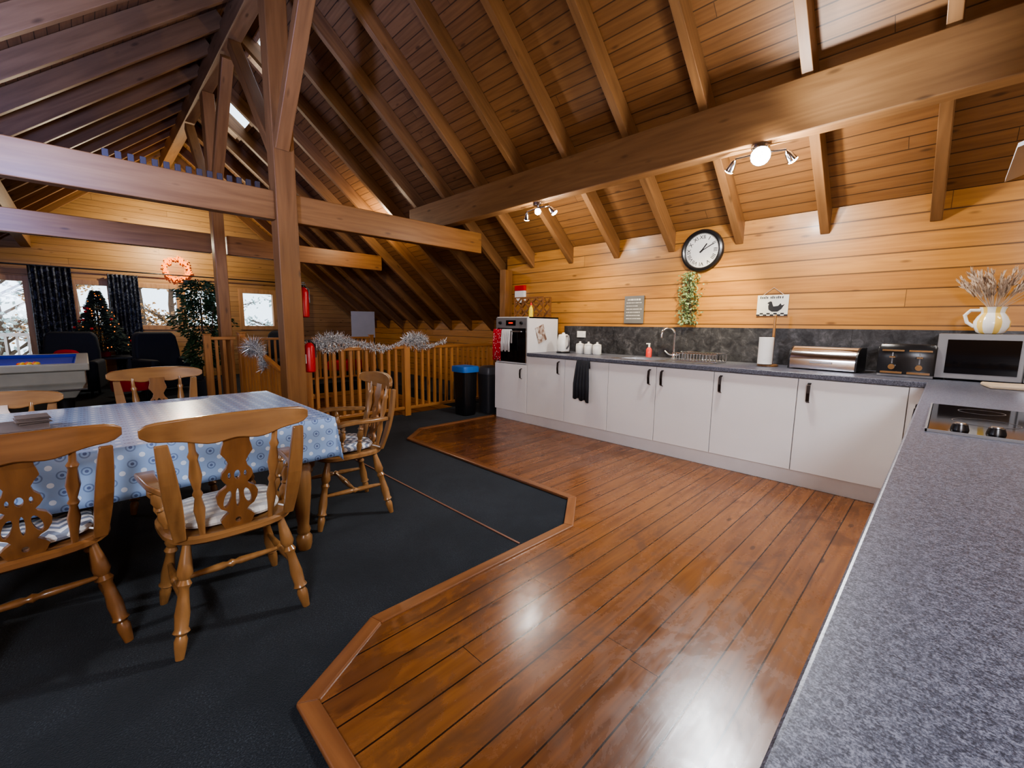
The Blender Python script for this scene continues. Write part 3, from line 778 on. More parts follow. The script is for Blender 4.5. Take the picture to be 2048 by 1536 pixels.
e=empty('dried_grasses',(.20,4.50,1.315),'bunch of dried pampas grasses standing in the jug','dried flowers')
mb=MB(); lf=MB()
for i in range(44):
    a=random.uniform(0,6.28); r_=random.uniform(.06,.25); h=random.uniform(.26,.40)
    q=V((r_*math.cos(a),r_*math.sin(a)*.6,h)); mb.tube([(0,0,.03),(q.x*.15,q.y*.15,.14),q*.75+V((0,0,.05)),q],.0018,4)
    for j in range(34):
        t=random.uniform(.62,1.02); p=q*t+V((0,0,.05*(1-t)*2)); d=q.normalized()+V([random.uniform(-.35,.35) for _ in range(3)]); lf.leaf(p,d,.045,.009)
mb.obj('stems',M_straw,e); o=lf.obj('plumes',M_straw,e); o['kind']='stuff'
o=MB().box((-.17,-.12,0),(.17,.12,.022)).obj('chopping_board',M_board,loc=(.36,4.02,ZT+.001),rot=(0,0,R(8)),bevel=.008); top(o,'pale wooden chopping board lying on the worktop','chopping board')

# ------------------------------------------------------------ spot light fixtures
def spotlight(x,y,z,rz,label,face=None,big=1):
    e=empty('ceiling_spotlight',(x,y,z),label,'spotlight',rz,'ceiling spotlight fittings')
    MB().lathe((0,0,-.03),[(.05,0),(.065,.01),(.065,.029)],24).obj('base',M_chrome,e,True)
    MB().tube([(-.17,0,-.06),(0,0,-.05),(.17,0,-.06)],.008,8).cyl((0,0,-.05),(0,0,-.02),.012).obj('arm',M_chrome,e,True)
    for sx,dr,s_ in ((-.17,V((-.5,.5,-.7)),1),(0,face or V((.1,-.6,-.8)),big),(.17,V((.5,.4,-.75)),1)):
        dr=dr.normalized(); p=V((sx,0,-.07))
        h=MB().turned(p,p+dr*.085,[(0,.012),(.25,.024*s_),(1,.036*s_)],16,True).obj('lamp_head',M_chrome,e,True)
        MB().turned(p+dr*.086,p+dr*(.098+.02*(s_-1)),[(0,.034*s_),(.5,.031*s_),(1,.016*s_)],16).obj('bulb',M_bulb,h,True)
    return e
spotlight(-3.41,3.76,2.667,0,'three headed chrome spotlight fitting under the purlin, lit',V((.6,-.7,-.5)))
spotlight(-1.15,3.76,2.667,R(10),'bright three headed chrome spotlight fitting under the purlin',V((.15,-.9,-.35)),1.9)
spotlight(1.15,3.76,2.667,R(10),'three headed chrome spotlight fitting under the purlin, lit')

# ------------------------------------------------------------ dining table
TZ=.76; tx,ty=-3.09,-.01; TW,TL=1.30,1.94
e=empty('dining_table',(tx,ty,0),'long farmhouse pine table with turned legs','table')
MB().box((-TW/2,-TL/2,TZ-.035),(TW/2,TL/2,TZ)).obj('tabletop',M_beamY,e,bevel=.006)
MB().rect_holes(-TW/2+.045,TW/2-.045,-TL/2+.1,TL/2-.1,[(-TW/2+.07,TW/2-.07,-TL/2+.125,TL/2-.125)],f3,TZ-.14,TZ-.036).obj('apron',M_beamY,e)
lp=[(0,.034),(.04,.042),(.10,.044),(.13,.030),(.16,.038),(.20,.030),(.25,.034),(.5,.052),(.68,.056),(.72,.040),(.75,.048),(.78,.038)]
for sx in (-1,1):
    for sy in (-1,1):
        px,py=sx*(TW/2-.065),sy*(TL/2-.16)
        MB().turned((px,py,0),(px,py,TZ-.036),lp+[(.80,.045)],20).box((px-.047,py-.047,TZ-.18),(px+.047,py+.047,TZ-.036)).obj('leg',M_chair,e,True)
mb=MB(); drop=.225; bm=mb.bm; uvl=bm.loops.layers.uv.new('UVMap')
hx,hy=TW/2+.010,TL/2+.010
def lin(h,n,m_):
    return [-h-drop*(1-i/m_) for i in range(m_)]+[-h+2*h*i/n for i in range(n+1)]+[h+drop*(i+1)/m_ for i in range(m_)]
US=lin(hx,26,7); VS=lin(hy,40,7)
vt={}
for i,u in enumerate(US):
    for j,v in enumerate(VS):
        du=max(0,abs(u)-hx); dv=max(0,abs(v)-hy)
        su=1 if u>0 else -1; sv=1 if v>0 else -1
        x_=max(-hx,min(hx,u)); y_=max(-hy,min(hy,v)); dz=0
        if du>0 or dv>0:
            dz=max(du,dv); mn=min(du,dv); f_=dz/drop
            wav=.010*math.sin(v*9+1)*f_ if du>dv else .010*math.sin(u*9)*f_
            if du>0 and dv==0: x_+=su*(.008+.006*f_+wav)
            elif dv>0 and du==0: y_+=sv*(.008+.006*f_+wav)
            else: x_+=su*(.008+.006*f_+.10*mn); y_+=sv*(.008+.006*f_+.10*mn); dz+=.12*mn
        vt[i,j]=(bm.verts.new((x_,y_,TZ+.004-dz)),(u,v))
for i in range(len(US)-1):
    for j in range(len(VS)-1):
        q=[vt[i,j],vt[i+1,j],vt[i+1,j+1],vt[i,j+1]]
        f_=bm.faces.new([a[0] for a in q])
        for l,a in zip(f_.loops,q): l[uvl].uv=a[1]
o=mb.obj('tablecloth',M_cloth,None,True,loc=(tx,ty,0),solid=.003); o.data.polygons.foreach_set('use_smooth',[True]*len(o.data.polygons)); top(o,'pale blue patterned wipe clean tablecloth on the table','tablecloth')
for i in range(6):
    o=MB().box((-.15,-.11,0),(.15,.11,.0055)).obj('placemat',M_mat,loc=(-3.05+random.uniform(-.008,.008),-.28+random.uniform(-.01,.01),TZ+.0065+i*.0062),rot=(0,0,R(3+random.uniform(-3,3))),bevel=.001)
    top(o,'dark brown rectangular placemat in a stack on the table','placemat','stacked placemats')
for i in range(6):
    o=MB().box((-.055,-.055,0),(.055,.055,.005)).obj('coaster',M_mat,loc=(-3.10+random.uniform(-.005,.005),-.22+random.uniform(-.005,.005),TZ+.0445+i*.0055),rot=(0,0,R(10+random.uniform(-6,6))),bevel=.001)
    top(o,'dark brown square coaster stacked on the placemats','coaster','stacked coasters')

# ------------------------------------------------------------ chairs
legp=[(0,.013),(.08,.016),(.18,.022),(.28,.027),(.33,.017),(.37,.025),(.41,.017),(.48,.019),(.62,.025),(.74,.022),(.77,.028),(.80,.016),(.84,.022),(.90,.02),(1,.014)]
legp=[(t,r*1.05) for t,r in legp]
spp=[(0,.010),(.12,.012),(.28,.019),(.40,.011),(.44,.017),(.48,.011),(.62,.021),(.78,.013),(.82,.018),(.86,.011),(1,.010)]
stp=[(0,.009),(.2,.013),(.42,.017),(.46,.012),(.5,.019),(.54,.012),(.58,.017),(.8,.013),(1,.009)]
def outline(w,d,s=1,n=36,p=3.2,taper=.06):
    L=[]
    for i in range(n):
        a=2*math.pi*i/n; ca,sa=math.cos(a),math.sin(a)
        x_=abs(ca)**(2/p)*(1 if ca>0 else -1)*w/2*s; y_=abs(sa)**(2/p)*(1 if sa>0 else -1)*d/2*s
        L.append((x_*(1+taper*y_/(d/2)),y_))
    return L
def chair(loc,rz,arms,label,mat=M_chair,matx=M_chairX,H=.93,group='farmhouse dining chairs',name='dining_chair'):
    e=empty(name,loc,label,'chair',rz,group)
    mb=MB(); mb.loft([[V((x_,y_,z)) for x_,y_ in outline(.49,.45,s)] for s,z in ((.93,.422),(1,.434),(1,.452),(.96,.462),(.6,.455))]); mb.obj('seat',matx,e,True)
    ft={}
    for sx in (-1,1):
        for sy in (-1,1):
            a=V((sx*.17,sy*.15,.432)); b=V((sx*.235,sy*.235,0)); ft[sx,sy]=(a,b)
            MB().turned(a,b,legp,14).obj('leg',mat,e,True)
    mids={k_:a.lerp(b,.52) for k_,(a,b) in ft.items()}
    for sx in (-1,1): MB().turned(mids[sx,-1],mids[sx,1],stp,10).obj('stretcher',mat,e,True)
    MB().turned(mids[-1,-1].lerp(mids[-1,1],.5),mids[1,-1].lerp(mids[1,1],.5),stp,10).obj('stretcher',mat,e,True)
    yb=-.19; yt=-.275; zt=H-.088
    for sx in (-1,1):
        lo=[]
        for t in range(9):
            q=t/8; z=.455+(zt-.455)*q; y_=yb+(yt-yb)*q-.02*math.sin(q*math.pi); x_=sx*(.195+.035*q); hw_=.020+.008*math.sin(q*math.pi)
            lo.append([V((x_-hw_,y_-.011,z)),V((x_+hw_,y_-.011,z)),V((x_+hw_,y_+.011,z)),V((x_-hw_,y_+.011,z))])
        MB().loft(lo).obj('back_post',mat,e,bevel=.004)
        MB().turned((sx*.122,yb,.455),(sx*.142,yt+.005,zt+.015),[(t,r*1.05) for t,r in spp],12).obj('spindle',mat,e,True)
    half=[(.036,0),(.050,.02),(.060,.045),(.048,.06),(.030,.075),(.040,.088),(.058,.10),(.070,.125),(.072,.150),(.060,.172),(.040,.185),(.034,.196),(.046,.208),(.055,.225),(.050,.245),(.036,.262),(.030,.285),(.040,.305),(.054,.325),(.050,.345),(.044,.365),(.044,.40)]
    hs=(zt-.43)/.40
    half=[(a,b*hs) for a,b in half]
    outer=half+[(-a,b) for a,b in half[::-1]]
    def hole(cx,cy,rx,ry,n=14,tw=0):
        L=[]
        for i in range(n):
            a=2*math.pi*i/n; u_=rx*math.cos(a); v_=ry*math.sin(a)
            L.append((cx+u_*math.cos(tw)-v_*math.sin(tw),(cy+u_*math.sin(tw)+v_*math.cos(tw))*hs))
        return L
    lean=math.atan2(-(yt-yb),zt-.455)
    Ms=Matrix.Translation((0,yb,.45))@Matrix.Rotation(lean,4,'X')@Matrix.Rotation(R(90),4,'X')
    poly2d('splat',[outer,hole(.036,.135,.013,.036,tw=.25),hole(-.036,.135,.013,.036,tw=-.25),hole(0,.135,.008,.040),hole(0,.232,.012,.020),hole(.028,.232,.006,.014),hole(-.028,.232,.006,.014),hole(0,.04,.011,.012)],.016,M_chairD,e,Ms,bev=.001)
    lo=[]; n=24
    for i in range(n+1):
        q=-1+2*i/n; x_=q*.285; y_=yt-.012+.055*q*q
        ztp=H+.006-.022*abs(q)**2.2; zb=H-.104+.010*math.cos(q*math.pi*3)*(1-abs(q))+.030*abs(q)**1.5
        if abs(q)>.9: ztp-=.014*(abs(q)-.9)*10; zb+=.014*(abs(q)-.9)*10
        lo.append([V((x_,y_-.012,zb)),V((x_,y_+.012,zb)),V((x_,y_+.006,ztp)),V((x_,y_-.016,ztp))])
    MB().loft(lo).obj('crest_rail',matx,e,True,bevel=.005)
    if arms:
        for sx in (-1,1):
            pts=[(sx*.215,-.235,.665),(sx*.25,-.12,.67),(sx*.262,.0,.675),(sx*.262,.07,.672),(sx*.25,.12,.655)]
            lo=[]
            for j,(x_,y_,z) in enumerate(pts):
                w_=(.018,.024,.028,.033,.022)[j]
                lo.append([V((x_-w_,y_,z-.013)),V((x_+w_,y_,z-.013)),V((x_+w_,y_,z+.013)),V((x_-w_,y_,z+.013))])
            MB().loft(lo).obj('armrest',matx,e,True,bevel=.006)
            MB().turned((sx*.215,.09,.45),(sx*.258,.07,.665),[(t,r*1.1) for t,r in spp],12).obj('arm_support',mat,e,True)
            MB().turned((sx*.215,-.03,.45),(sx*.255,-.04,.665),spp,12).obj('arm_support',mat,e,True)
    return e
def cushion(loc,rz,mat,label):
    mb=MB(); mb.loft([[V((x_,y_,z)) for x_,y_ in outline(.40,.36,s,40,3.6)] for s,z in ((.86,0),(.97,.008),(1,.02),(.97,.032),(.85,.042),(.5,.048),(.1,.05))])
    e=empty('seat_cushion',(loc[0],loc[1],.464),label,'cushion',rz)
    mb.obj('pad',mat,e,True)
    for sx in (-1,1):
        MB().tube([(sx*.17,-.15,.02),(sx*.19,-.17,.015),(sx*.205,-.19,.006)],.004,6).obj('tie',M_fab,e)
    return e
H1=.95
cA=(-2.20,.385,0); chair(cA,R(90),True,'golden oak farmhouse armchair with fiddle back and checked cushion',H=H1)
cB=(-2.44,-.24,0); chair(cB,R(96),False,'reddish oak farmhouse side chair with pierced fiddle back',M_chairD,M_chairDX,H=.92)
cC=(-2.86,1.20,0); chair(cC,R(174),True,'golden oak farmhouse armchair at the end of the table',H=H1)
cD=(-3.98,.36,0); chair(cD,R(-90),True,'golden oak farmhouse armchair beyond the table',H=.945)
cE=(-3.72,-.42,0); chair(cE,R(-90),False,'golden oak farmhouse side chair tucked under the table',H=.86)
cushion((cA[0]-.01,cA[1]),R(90),M_cush,'pale checked seat cushion on the oak armchair')
cushion((cB[0]-.01,cB[1]),R(96),M_cushz,'grey patterned seat cushion on the reddish chair')
cushion((cC[0],cC[1]-.01),R(174),M_cushz,'grey zigzag seat cushion on the end chair')
cushion((cD[0]+.01,cD[1]),R(-90),M_cush,'pale checked seat cushion on the far armchair')

# ------------------------------------------------------------ railings
def railing(p0,p1,label,newels,z0=(0,0),zb=.09,zh=1.0,sp=.105):
    p0=V((p0[0],p0[1],0)); p1=V((p1[0],p1[1],0)); L=(p1-p0).length; ang=math.atan2((p1-p0).y,(p1-p0).x)-R(90)
    e=empty('stair_railing',p0,label,'railing',ang)
    dz=z0[1]-z0[0]
    def sb(w,h,z,name,mat):
        lo=[[V((-w,y_,z-h+z0[0]+dz*t)),V((w,y_,z-h+z0[0]+dz*t)),V((w,y_,z+z0[0]+dz*t)),V((-w,y_,z+z0[0]+dz*t))] for t,y_ in ((0,0),(1,L))]
        return MB().loft(lo).obj(name,mat,e,bevel=.006)
    sb(.033,.045,zh,'handrail',M_railY); sb(.028,.04,zb+.04,'bottom_rail',M_railY)
    n=max(2,int(L/sp))
    b0=None
    for i in range(n):
        y_=(i+.5)*L/n; zz=z0[0]+dz*y_/L
        if any(abs(y_-nn)<.06 for nn in newels): continue
        if b0 is None:
            b0=MB().box((-.019,-.019,zb+.035),(.019,.019,zh-.04)).obj('baluster',M_rail,e,bevel=.003); b=b0
        else:
            b=b0.copy(); COL.objects.link(b); b.parent=e
        b.location=(0,y_,zz)
    for nn in newels:
        zz=z0[0]+dz*nn/L
        MB().box((-.045,nn-.045,0 if dz==0 else max(0,zz)),(.045,nn+.045,zz+zh+.03)).box((-.055,nn-.055,zz+zh+.03),(.055,nn+.055,zz+zh+.045)).obj('newel_post',M_rail,e,bevel=.005)
    return e
railing((-5.36,1.80),(-5.36,4.90),'orange pine stair railing with square balusters',[.05,1.39,3.05])
railing((-7.64,1.22),(-7.64,1.62),'short pine railing section beside the ficus',[.04],zh=1.08,sp=.09)
railing((-7.64,1.68),(-5.5,1.95),'pine stair handrail sloping down into the stairwell',[.05],z0=(.06,-.66),zh=1.06)
railing((-9.5,2.10),(-9.5,4.8),'pine railing on the far side of the stairwell',[2.65])
o=MB().rect_holes(-9.4,-5.45,HY,4.7,[(-9.36,-5.49,HY+.04,4.66)],f3,-2.8,-.2).obj('wall_stairwell',M_wallN); struct(o,'pine lined stairwell walls')
o=MB().box((-9.4,HY,-2.9),(-5.45,4.7,-2.8)).obj('floor.002',M_floor); struct(o,'wooden floor at the bottom of the stairwell')
e=empty('staircase',(-9.34,3.2,-2.8),'pine staircase going down the stairwell','staircase')
for i in range(12):
    MB().box((i*.28,-.5,2.8-.22*(i+1)-.035),(i*.28+.29,.5,2.8-.22*(i+1))).obj('tread',M_railY,e)

def tinsel(pts,n,r,label,w=.008):
    lf=MB(); pts=[V(p) for p in pts]; seg=[(pts[i],pts[i+1]) for i in range(len(pts)-1)]
    tot=sum((b-a).length for a,b in seg)
    for i in range(n):
        t=random.random()*tot; s_=.75+.35*math.sin(t*9.0)
        for a,b in seg:
            L=(b-a).length
            if t<=L: p=a.lerp(b,t/L); break
            t-=L
        d=V([random.gauss(0,1) for _ in range(3)]).normalized(); lf.leaf(p+d*.006,d,r*s_*random.uniform(.4,1.5),w)
    o=lf.obj('tinsel_garland',M_tinsel); return top(o,label,'garland','silver tinsel garlands','stuff')
def sag(y0,y1,z,s,n=7,x=-5.32): return [(x+.01*math.sin(i*2),y0+(y1-y0)*i/n,z-s*math.sin(math.pi*i/n)) for i in range(n+1)]
tinsel(sag(1.85,2.45,1.05,.07)+sag(2.45,3.15,1.06,.09)+sag(3.15,3.85,1.06,.08),2600,.065,'silver tinsel garland draped along the handrail')
tinsel([(-5.31,1.95,1.07),(-5.31,2.2,1.11),(-5.31,2.45,1.05)],1100,.10,'thick bunch of silver tinsel on the handrail')
tinsel([(-5.31,3.15,1.08),(-5.31,3.35,1.11),(-5.31,3.5,1.07)],900,.09,'thick bunch of silver tinsel on the handrail')
tinsel([(-7.25,1.69,.90),(-7.05,1.72,.96),(-6.8,1.75,.84),(-6.72,1.75,.66)],1700,.13,'silver tinsel bunch wound on the sloping handrail',.009)

e=empty('waste_bin',(-4.86,3.86,0),'tall black waste bin with a blue liner over its rim','bin')
MB().loft([[V((x_,y_,z)) for x_,y_ in outline(.30,.26,s,28,5,0)] for s,z in ((.8,.0),(.85,.02),(1,.64))]).obj('bin_body',M_black,e,True)
MB().loft([[V((x_,y_,z)) for x_,y_ in outline(.34,.30,s,28,5,0)] for s,z in ((1,.63),(1.01,.68),(.98,.71),(.6,.72))]).obj('liner',M_blue,e,True)
e=empty('waste_bin',(-4.78,4.26,0),'grey flip top waste bin beside the oven cabinet','bin')
MB().loft([[V((x_,y_,z)) for x_,y_ in outline(.28,.3,s,28,5,0)] for s,z in ((.85,.0),(1,.58))]).obj('bin_body',plain('dark_grey_plastic',(.04,.042,.05),.4),e,True)
MB().loft([[V((x_,y_,z)) for x_,y_ in outline(.29,.31,s,28,5,0)] for s,z in ((1,.58),(1,.62),(.9,.68),(.5,.70))]).obj('lid',plain('grey_plastic_lid',(.09,.095,.11),.35),e,True)

def exting(loc):
    e=empty('fire_extinguisher',loc,'red fire extinguisher mounted on the timber post','fire extinguisher',0,'fire extinguishers')
    MB().lathe((0,0,0),[(.045,0),(.055,.01),(.055,.27),(.04,.31),(.02,.325)],20).obj('cylinder',M_red,e,True)
    MB().cyl((0,0,.325),(0,0,.35),.015).box((-.01,-.05,.35),(.01,.03,.362)).box((-.008,-.045,.37),(.008,.02,.38)).obj('valve_handle',M_black,e)
    MB().tube([(.0,.02,.34),(.0,.06,.30),(.01,.062,.16)],.008,8).obj('hose',M_black,e,True)
    MB().box((-.04,-.0575,.1),(.04,-.05,.2)).obj('label_panel',M_fab,e)
    return e
exting((-4.93,1.74,.76)); exting((-5.02,1.735,1.36))

# ------------------------------------------------------------ lounge
e=empty('pool_table',(-7.9,-.62,0),'cream pool table with blue cloth','pool table')
MB().rect_holes(-1.1,1.1,-.62,.62,[(-.98,.98,-.5,.5)],f3,.74,.82).obj('rail_frame',M_pool,e,bevel=.012)
MB().box((-.99,-.51,.74),(.99,.51,.775)).obj('cloth',M_felt,e)
MB().rect_holes(-1.0,1.0,-.52,.52,[(-.975,.975,-.495,.495)],f3,.776,.815).obj('cushion_rails',M_felt,e)
MB().loft([[V((sx*a,sy*b,z)) for sx,sy in ((-1,-1),(1,-1),(1,1),(-1,1))] for a,b,z in ((.95,.48,.42),(1.06,.58,.60),(1.06,.58,.739))]).obj('cabinet_body',M_pool,e,bevel=.01)
MB().box((-1.065,-.585,.52),(1.065,.585,.535)).obj('trim_strip',M_chrome,e)
for sx in (-.8,.8):
    for sy in (-.38,.38): MB().turned((sx,sy,0),(sx,sy,.43),[(0,.05),(.1,.055),(.15,.045),(1,.07)],16).obj('leg',M_black,e,True)
M_yb=plain('yellow_ball',(.8,.45,.03),.12)
for i in range(11):
    o=MB().sph((0,0,0),.026,16).obj('pool_ball',M_orange if i%2 else M_yb,None,True,loc=(-7.15-.055*(i%4),-.42-.055*(i//4)-.02*(i%2),.801)); top(o,'small glossy orange or yellow pool ball on blue cloth','pool ball','pool balls')
e=empty('pendant_lamp',(-8.3,-1.05,1.9),'hanging lamp with a pale shade above the pool table','pendant lamp')
MB().lathe((0,0,0),[(.20,0),(.19,.02),(.08,.14),(.03,.17)],28,cap=False).obj('lamp_shade',M_ceram,e,True)
MB().cyl((0,0,.16),(0,0,1.0),.005).obj('cord',M_black,e)
MB().sph((0,0,.05),.035).obj('bulb',plain('soft_bulb',(1,.9,.8),.4,em=(1,.9,.75),ems=15),e,True)

def curtain(y0,y1,z0,z1,label):
    mb=MB(); n=48; lo=[]
    for z in (z0,z0+(z1-z0)*.5,z1-.08,z1):
        lo.append([V((.03*math.sin(i*.95),y0+(y1-y0)*i/n,z)) for i in range(n+1)])
    mb.loft(lo,cap=False,close=False)
    o=mb.obj('curtain',M_curt,None,True,loc=(GX+.12,0,0),solid=.004); return top(o,label,'curtain','window curtains')
curtain(-.68,-.10,.04,2.32,'dark patterned curtain beside the balcony door')
curtain(.42,.90,.04,2.26,'dark patterned curtain between two windows')
curtain(3.62,4.1,.04,2.20,'dark patterned curtain beside the last window')
o=MB().cyl((GX+.12,-1.6,2.33),(GX+.12,4.2,2.33),.014).obj('curtain_pole',M_black,None,True); top(o,'black metal curtain pole above the windows','curtain pole')

e=empty('lit_wreath',(GX+.03,1.60,2.47),'glowing orange fairy light wreath on the gable wall','wreath')
WR=.22
mb=MB(); pts=[(0,WR*math.cos(t*.2618),WR*math.sin(t*.2618)) for t in range(25)]; mb.tube(pts,.018,8)
for i in range(300):
    a=random.uniform(0,6.28); d=V([random.gauss(0,1) for _ in range(3)]).normalized(); d.x=abs(d.x); mb.leaf((.01,WR*math.cos(a),WR*math.sin(a)),d,.05,.01)
mb.obj('twig_ring',M_bark,e)
mb=MB()
for i in range(340):
    a=random.uniform(0,6.28); r_=WR+random.gauss(0,.028); mb.sph((.03+random.random()*.04,r_*math.cos(a),r_*math.sin(a)),.015,6)
o=mb.obj('fairy_lights',M_fairy,e); o['kind']='stuff'

e=empty('side_table',(-11.6,.22,0),'dark wooden side table under the small tree','side table')
MB().box((-.35,-.4,.56),(.35,.4,.60)).obj('tabletop',M_blackm,e,bevel=.005)
for sx in (-.3,.3):
    for sy in (-.35,.35): MB().box((sx-.025,sy-.025,0),(sx+.025,sy+.025,.56)).obj('leg',M_blackm,e)
e=empty('christmas_tree',(-11.6,.20,.601),'small artificial Christmas tree with warm lights and red baubles','christmas tree')
MB().lathe((0,0,0),[(.12,0),(.13,.10),(.10,.1)],20).obj('pot',M_redc,e,True)
MB().cyl((0,0,.08),(0,0,1.22),.02,.008).obj('trunk',M_bark,e)
lf=MB()
for i in range(9000):
    z=random.random()**1.25; zz=.12+z*1.14; tier=(1-z)*.46*(.75+.25*((zz*7)%1.0)**.5)+.025
    a=random.uniform(0,6.28); r_=tier*random.uniform(.25,1)
    d=V((math.cos(a),math.sin(a),random.uniform(-.5,.2))); lf.leaf((r_*math.cos(a),r_*math.sin(a),zz),d,.07,.020)
o=lf.obj('branches',M_pine,e); o['kind']='stuff'
mb=MB()
for i in range(60):
    z=random.random(); zz=.16+z*1.05; a=random.uniform(0,6.28); r_=(1-z)*.47+.05; mb.sph((r_*math.cos(a),r_*math.sin(a),zz),.010,6)
o=mb.obj('fairy_lights',M_fairy,e); o['kind']='stuff'
for i in range(10):
    z=random.random()*.8; zz=.2+z; a=random.uniform(-1.5,1.5); r_=(1-z)*.46+.05; MB().sph((r_*math.cos(a),r_*math.sin(a),zz),.025,12).obj('bauble',M_red,e,True)

e=empty('potted_ficus',(-8.9,1.42,0),'tall leafy ficus tree in a dark pot','potted plant')
MB().lathe((0,0,0),[(.14,0),(.19,.30),(.18,.31),(.16,.27)],24).obj('pot',M_blackm,e,True)
MB().tube([(0,0,.25),(.03,.02,.7),(-.02,0,1.2),(.02,0,1.7)],[.025,.02,.016,.01],8).tube([(0,0,.8),(.2,.1,1.2),(.2,.15,1.6)],[.015,.01,.006],6).tube([(0,0,.9),(-.15,-.2,1.2),(-.2,-.2,1.5)],[.015,.01,.006],6).obj('trunk',M_bark,e,True)
lf=MB()
for i in range(3600):
    t=random.uniform(.55,1.98); w_=(.38*math.sin(math.pi*min(1,(t-.4)/1.65))**.6+.05)*(.75+.25*math.sin(t*11))
    a=random.uniform(0,6.28); r_=w_*random.random()**.5*(1+.25*math.sin(a*3+t*4))
    lf.leaf((r_*math.cos(a),r_*math.sin(a),t),(math.cos(a),math.sin(a),random.uniform(-1,.3)),random.uniform(.05,.09),.032)
o=lf.obj('leaves',M_leaf,e); o['kind']='stuff'

def armchair(loc,rz,label):
    e=empty('armchair',loc,label,'armchair',rz,'lounge armchairs')
    MB().box((-.38,-.36,.10),(.38,.34,.32)).obj('base',M_navy,e,bevel=.03)
    MB().box((-.27,-.28,.32),(.27,.36,.46)).obj('seat',M_navy,e,bevel=.05,seg=4)
    MB().loft([[V((x_*s,y_,z)) for x_,y_ in ((-.36,a),(.36,a),(.36,b),(-.36,b))] for s,a,b,z in ((1,-.40,-.22,.30),(1,-.44,-.27,.75),(.92,-.47,-.30,1.02),(.75,-.47,-.33,1.10))]).obj('backrest',M_navy,e,True,bevel=.04,seg=4)
    for sx in (-1,1): MB().box((sx*.28,-.36,.12),(sx*.42,.36,.62)).obj('armrest',M_navy,e,bevel=.05,seg=4)
    for sx in (-.3,.3):
        for sy in (-.28,.28): MB().cyl((sx,sy,0),(sx,sy,.11),.02).obj('leg',M_black,e)
    return e
armchair((-10.2,1.05,0),R(-70),'dark navy velvet armchair beside the ficus')
armchair((-10.5,-.25,0),R(-100),'dark navy velvet armchair near the small tree')
armchair((-10.9,3.2,0),R(-120),'dark navy velvet armchair under the window')
e=empty('footstool',(-9.35,.46,0),'low red upholstered footstool with short legs','footstool')
MB().loft([[V((x_,y_,z)) for x_,y_ in outline(.5,.5,s,28,4,0)] for s,z in ((.95,.18),(1,.22),(1,.42),(.93,.48),(.5,.5))]).obj('seat',M_redc,e,True)
for sx in (-.18,.18):
    for sy in (-.18,.18): MB().cyl((sx,sy,0),(sx,sy,.19),.02).obj('leg',M_black,e)
o=MB().loft([[V((x_,y_,z)) for x_,y_ in outline(.34,.34,s,28,3,0)] for s,z in ((.3,-.06),(.85,-.045),(1,0),(.85,.045),(.3,.06))]).obj('throw_pillow',M_redc,None,True,loc=(-10.45,-.25,.65),rot=(R(70),0,R(-100))); top(o,'red throw pillow on the navy armchair','cushion')

e=empty('flip_chart',(-10.4,5.0,0),'white flip chart board on dark legs under the eaves','flip chart',R(65))
MB().box((-.28,-.015,.95),(.28,.0,1.6)).obj('board',M_boardw,e,bevel=.004)
for sx in (-.25,.25): MB().cyl((sx,0.01,.95),(sx*1.3,-.1,0),.012).obj('leg',M_black,e)
MB().cyl((0,.02,1.2),(0,.35,0),.012).obj('leg',M_black,e)
e=empty('side_chair',(-9.95,4.3,0),'low dark red chair beyond the stairwell','chair',R(-60))
MB().box((-.3,-.3,.2),(.3,.3,.45)).obj('seat',M_redc,e,bevel=.06,seg=4)
MB().box((-.3,-.36,.3),(.3,-.22,.95)).obj('backrest',M_blackm,e,bevel=.05,seg=4)
for sx in (-.25,.25):
    for sy in (-.25,.25): MB().cyl((sx,sy,0),(sx,sy,.21),.02).obj('leg',M_black,e)

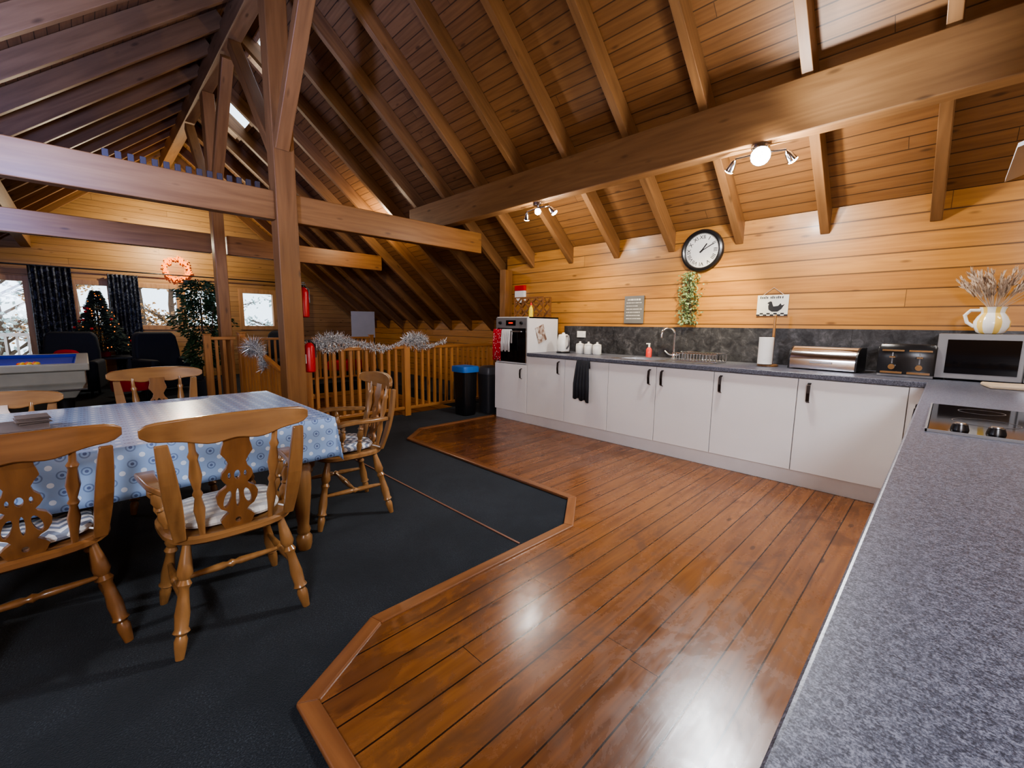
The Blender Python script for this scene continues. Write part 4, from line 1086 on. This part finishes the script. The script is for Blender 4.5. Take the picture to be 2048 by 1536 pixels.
# ------------------------------------------------------------ lights
def plight(loc,e,col,r=.05,name='lamp_or_fill'):
    l=D.lights.new(name,'POINT'); l.energy=e; l.color=col; l.shadow_soft_size=r
    o=D.objects.new(name,l); COL.objects.link(o); o.location=loc; return o
def slight(loc,tgt,e,col,ang=90,r=.04,blend=.8):
    l=D.lights.new('beam_or_fill','SPOT'); l.energy=e; l.color=col; l.spot_size=R(ang); l.spot_blend=blend; l.shadow_soft_size=r
    o=D.objects.new('beam_or_fill',l); COL.objects.link(o); o.location=loc
    o.rotation_euler=(V(tgt)-V(loc)).to_track_quat('-Z','Y').to_euler(); return o
cool=(.80,.88,1); blue=(.24,.36,1)
plight((-1.15,3.72,2.42),34,(1,.96,.92),.04)
plight((-3.41,3.74,2.42),14,(1,.90,.78),.04)
plight((1.15,3.74,2.42),9,(1,.93,.84),.04)
slight((-1.3,3.9,2.5),(-2.0,4.8,1.15),130,(1,.82,.45),60)
slight((-1.0,3.9,2.5),(-.3,4.8,1.15),26,(1,.84,.6),75)
slight((-3.3,3.9,2.5),(-3.0,4.8,1.1),42,(1,.82,.52),75)
slight((-1.1,3.6,2.5),(-1.0,1.6,0),150,(.86,.92,1),110,.06)
slight((-.95,3.35,2.35),(-.2,3.0,3.7),70,(.9,.95,1),125,.05)
plight((1.2,-1.2,2.4),250,(.80,.87,1),.4)  # added fill behind the camera, no fitting there
plight((-2.6,-1.3,1.6),48,(.72,.82,1),.3)  # added cool fill left of the view, no fitting
slight((-3.3,-.45,2.25),(-5.2,.2,4.0),330,blue,125,.12)  # added blue uplight, out of view, tints the left roof slope
slight((-6.3,-.95,2.55),(-8.2,.3,4.0),160,(.30,.40,1),120,.12)  # second added blue uplight for the roof over the lounge
plight((-6.5,-1.45,2.1),36,(.62,.72,1),.3)  # added cool fill for the lounge side, no lamp stands here
plight((-11.5,1.4,2.95),85,(1,.88,.66),.04)
plight((-7.0,3.6,2.9),26,(1,.82,.6),.05)

w=D.worlds.new('sky'); scene.world=w; w.use_nodes=True
bg=w.node_tree.nodes['Background']; bg.inputs[0].default_value=(.72,.86,1,1); bg.inputs[1].default_value=2.0

cam=D.cameras.new('camera'); co=D.objects.new('camera',cam); COL.objects.link(co)
cam.sensor_width=36; cam.lens=858/2048*36; cam.clip_start=.02; cam.clip_end=200
co.matrix_world=Matrix.Translation((0,0,1.3))@Matrix.Rotation(R(45.27),4,'Z')@Matrix.Rotation(R(90-7.8),4,'X')@Matrix.Rotation(R(.66),4,'Z')
scene.camera=co
try:
    scene.view_settings.view_transform='AgX'; scene.view_settings.look='AgX - Medium High Contrast'; scene.view_settings.exposure=.65
except Exception as ex: print(ex)
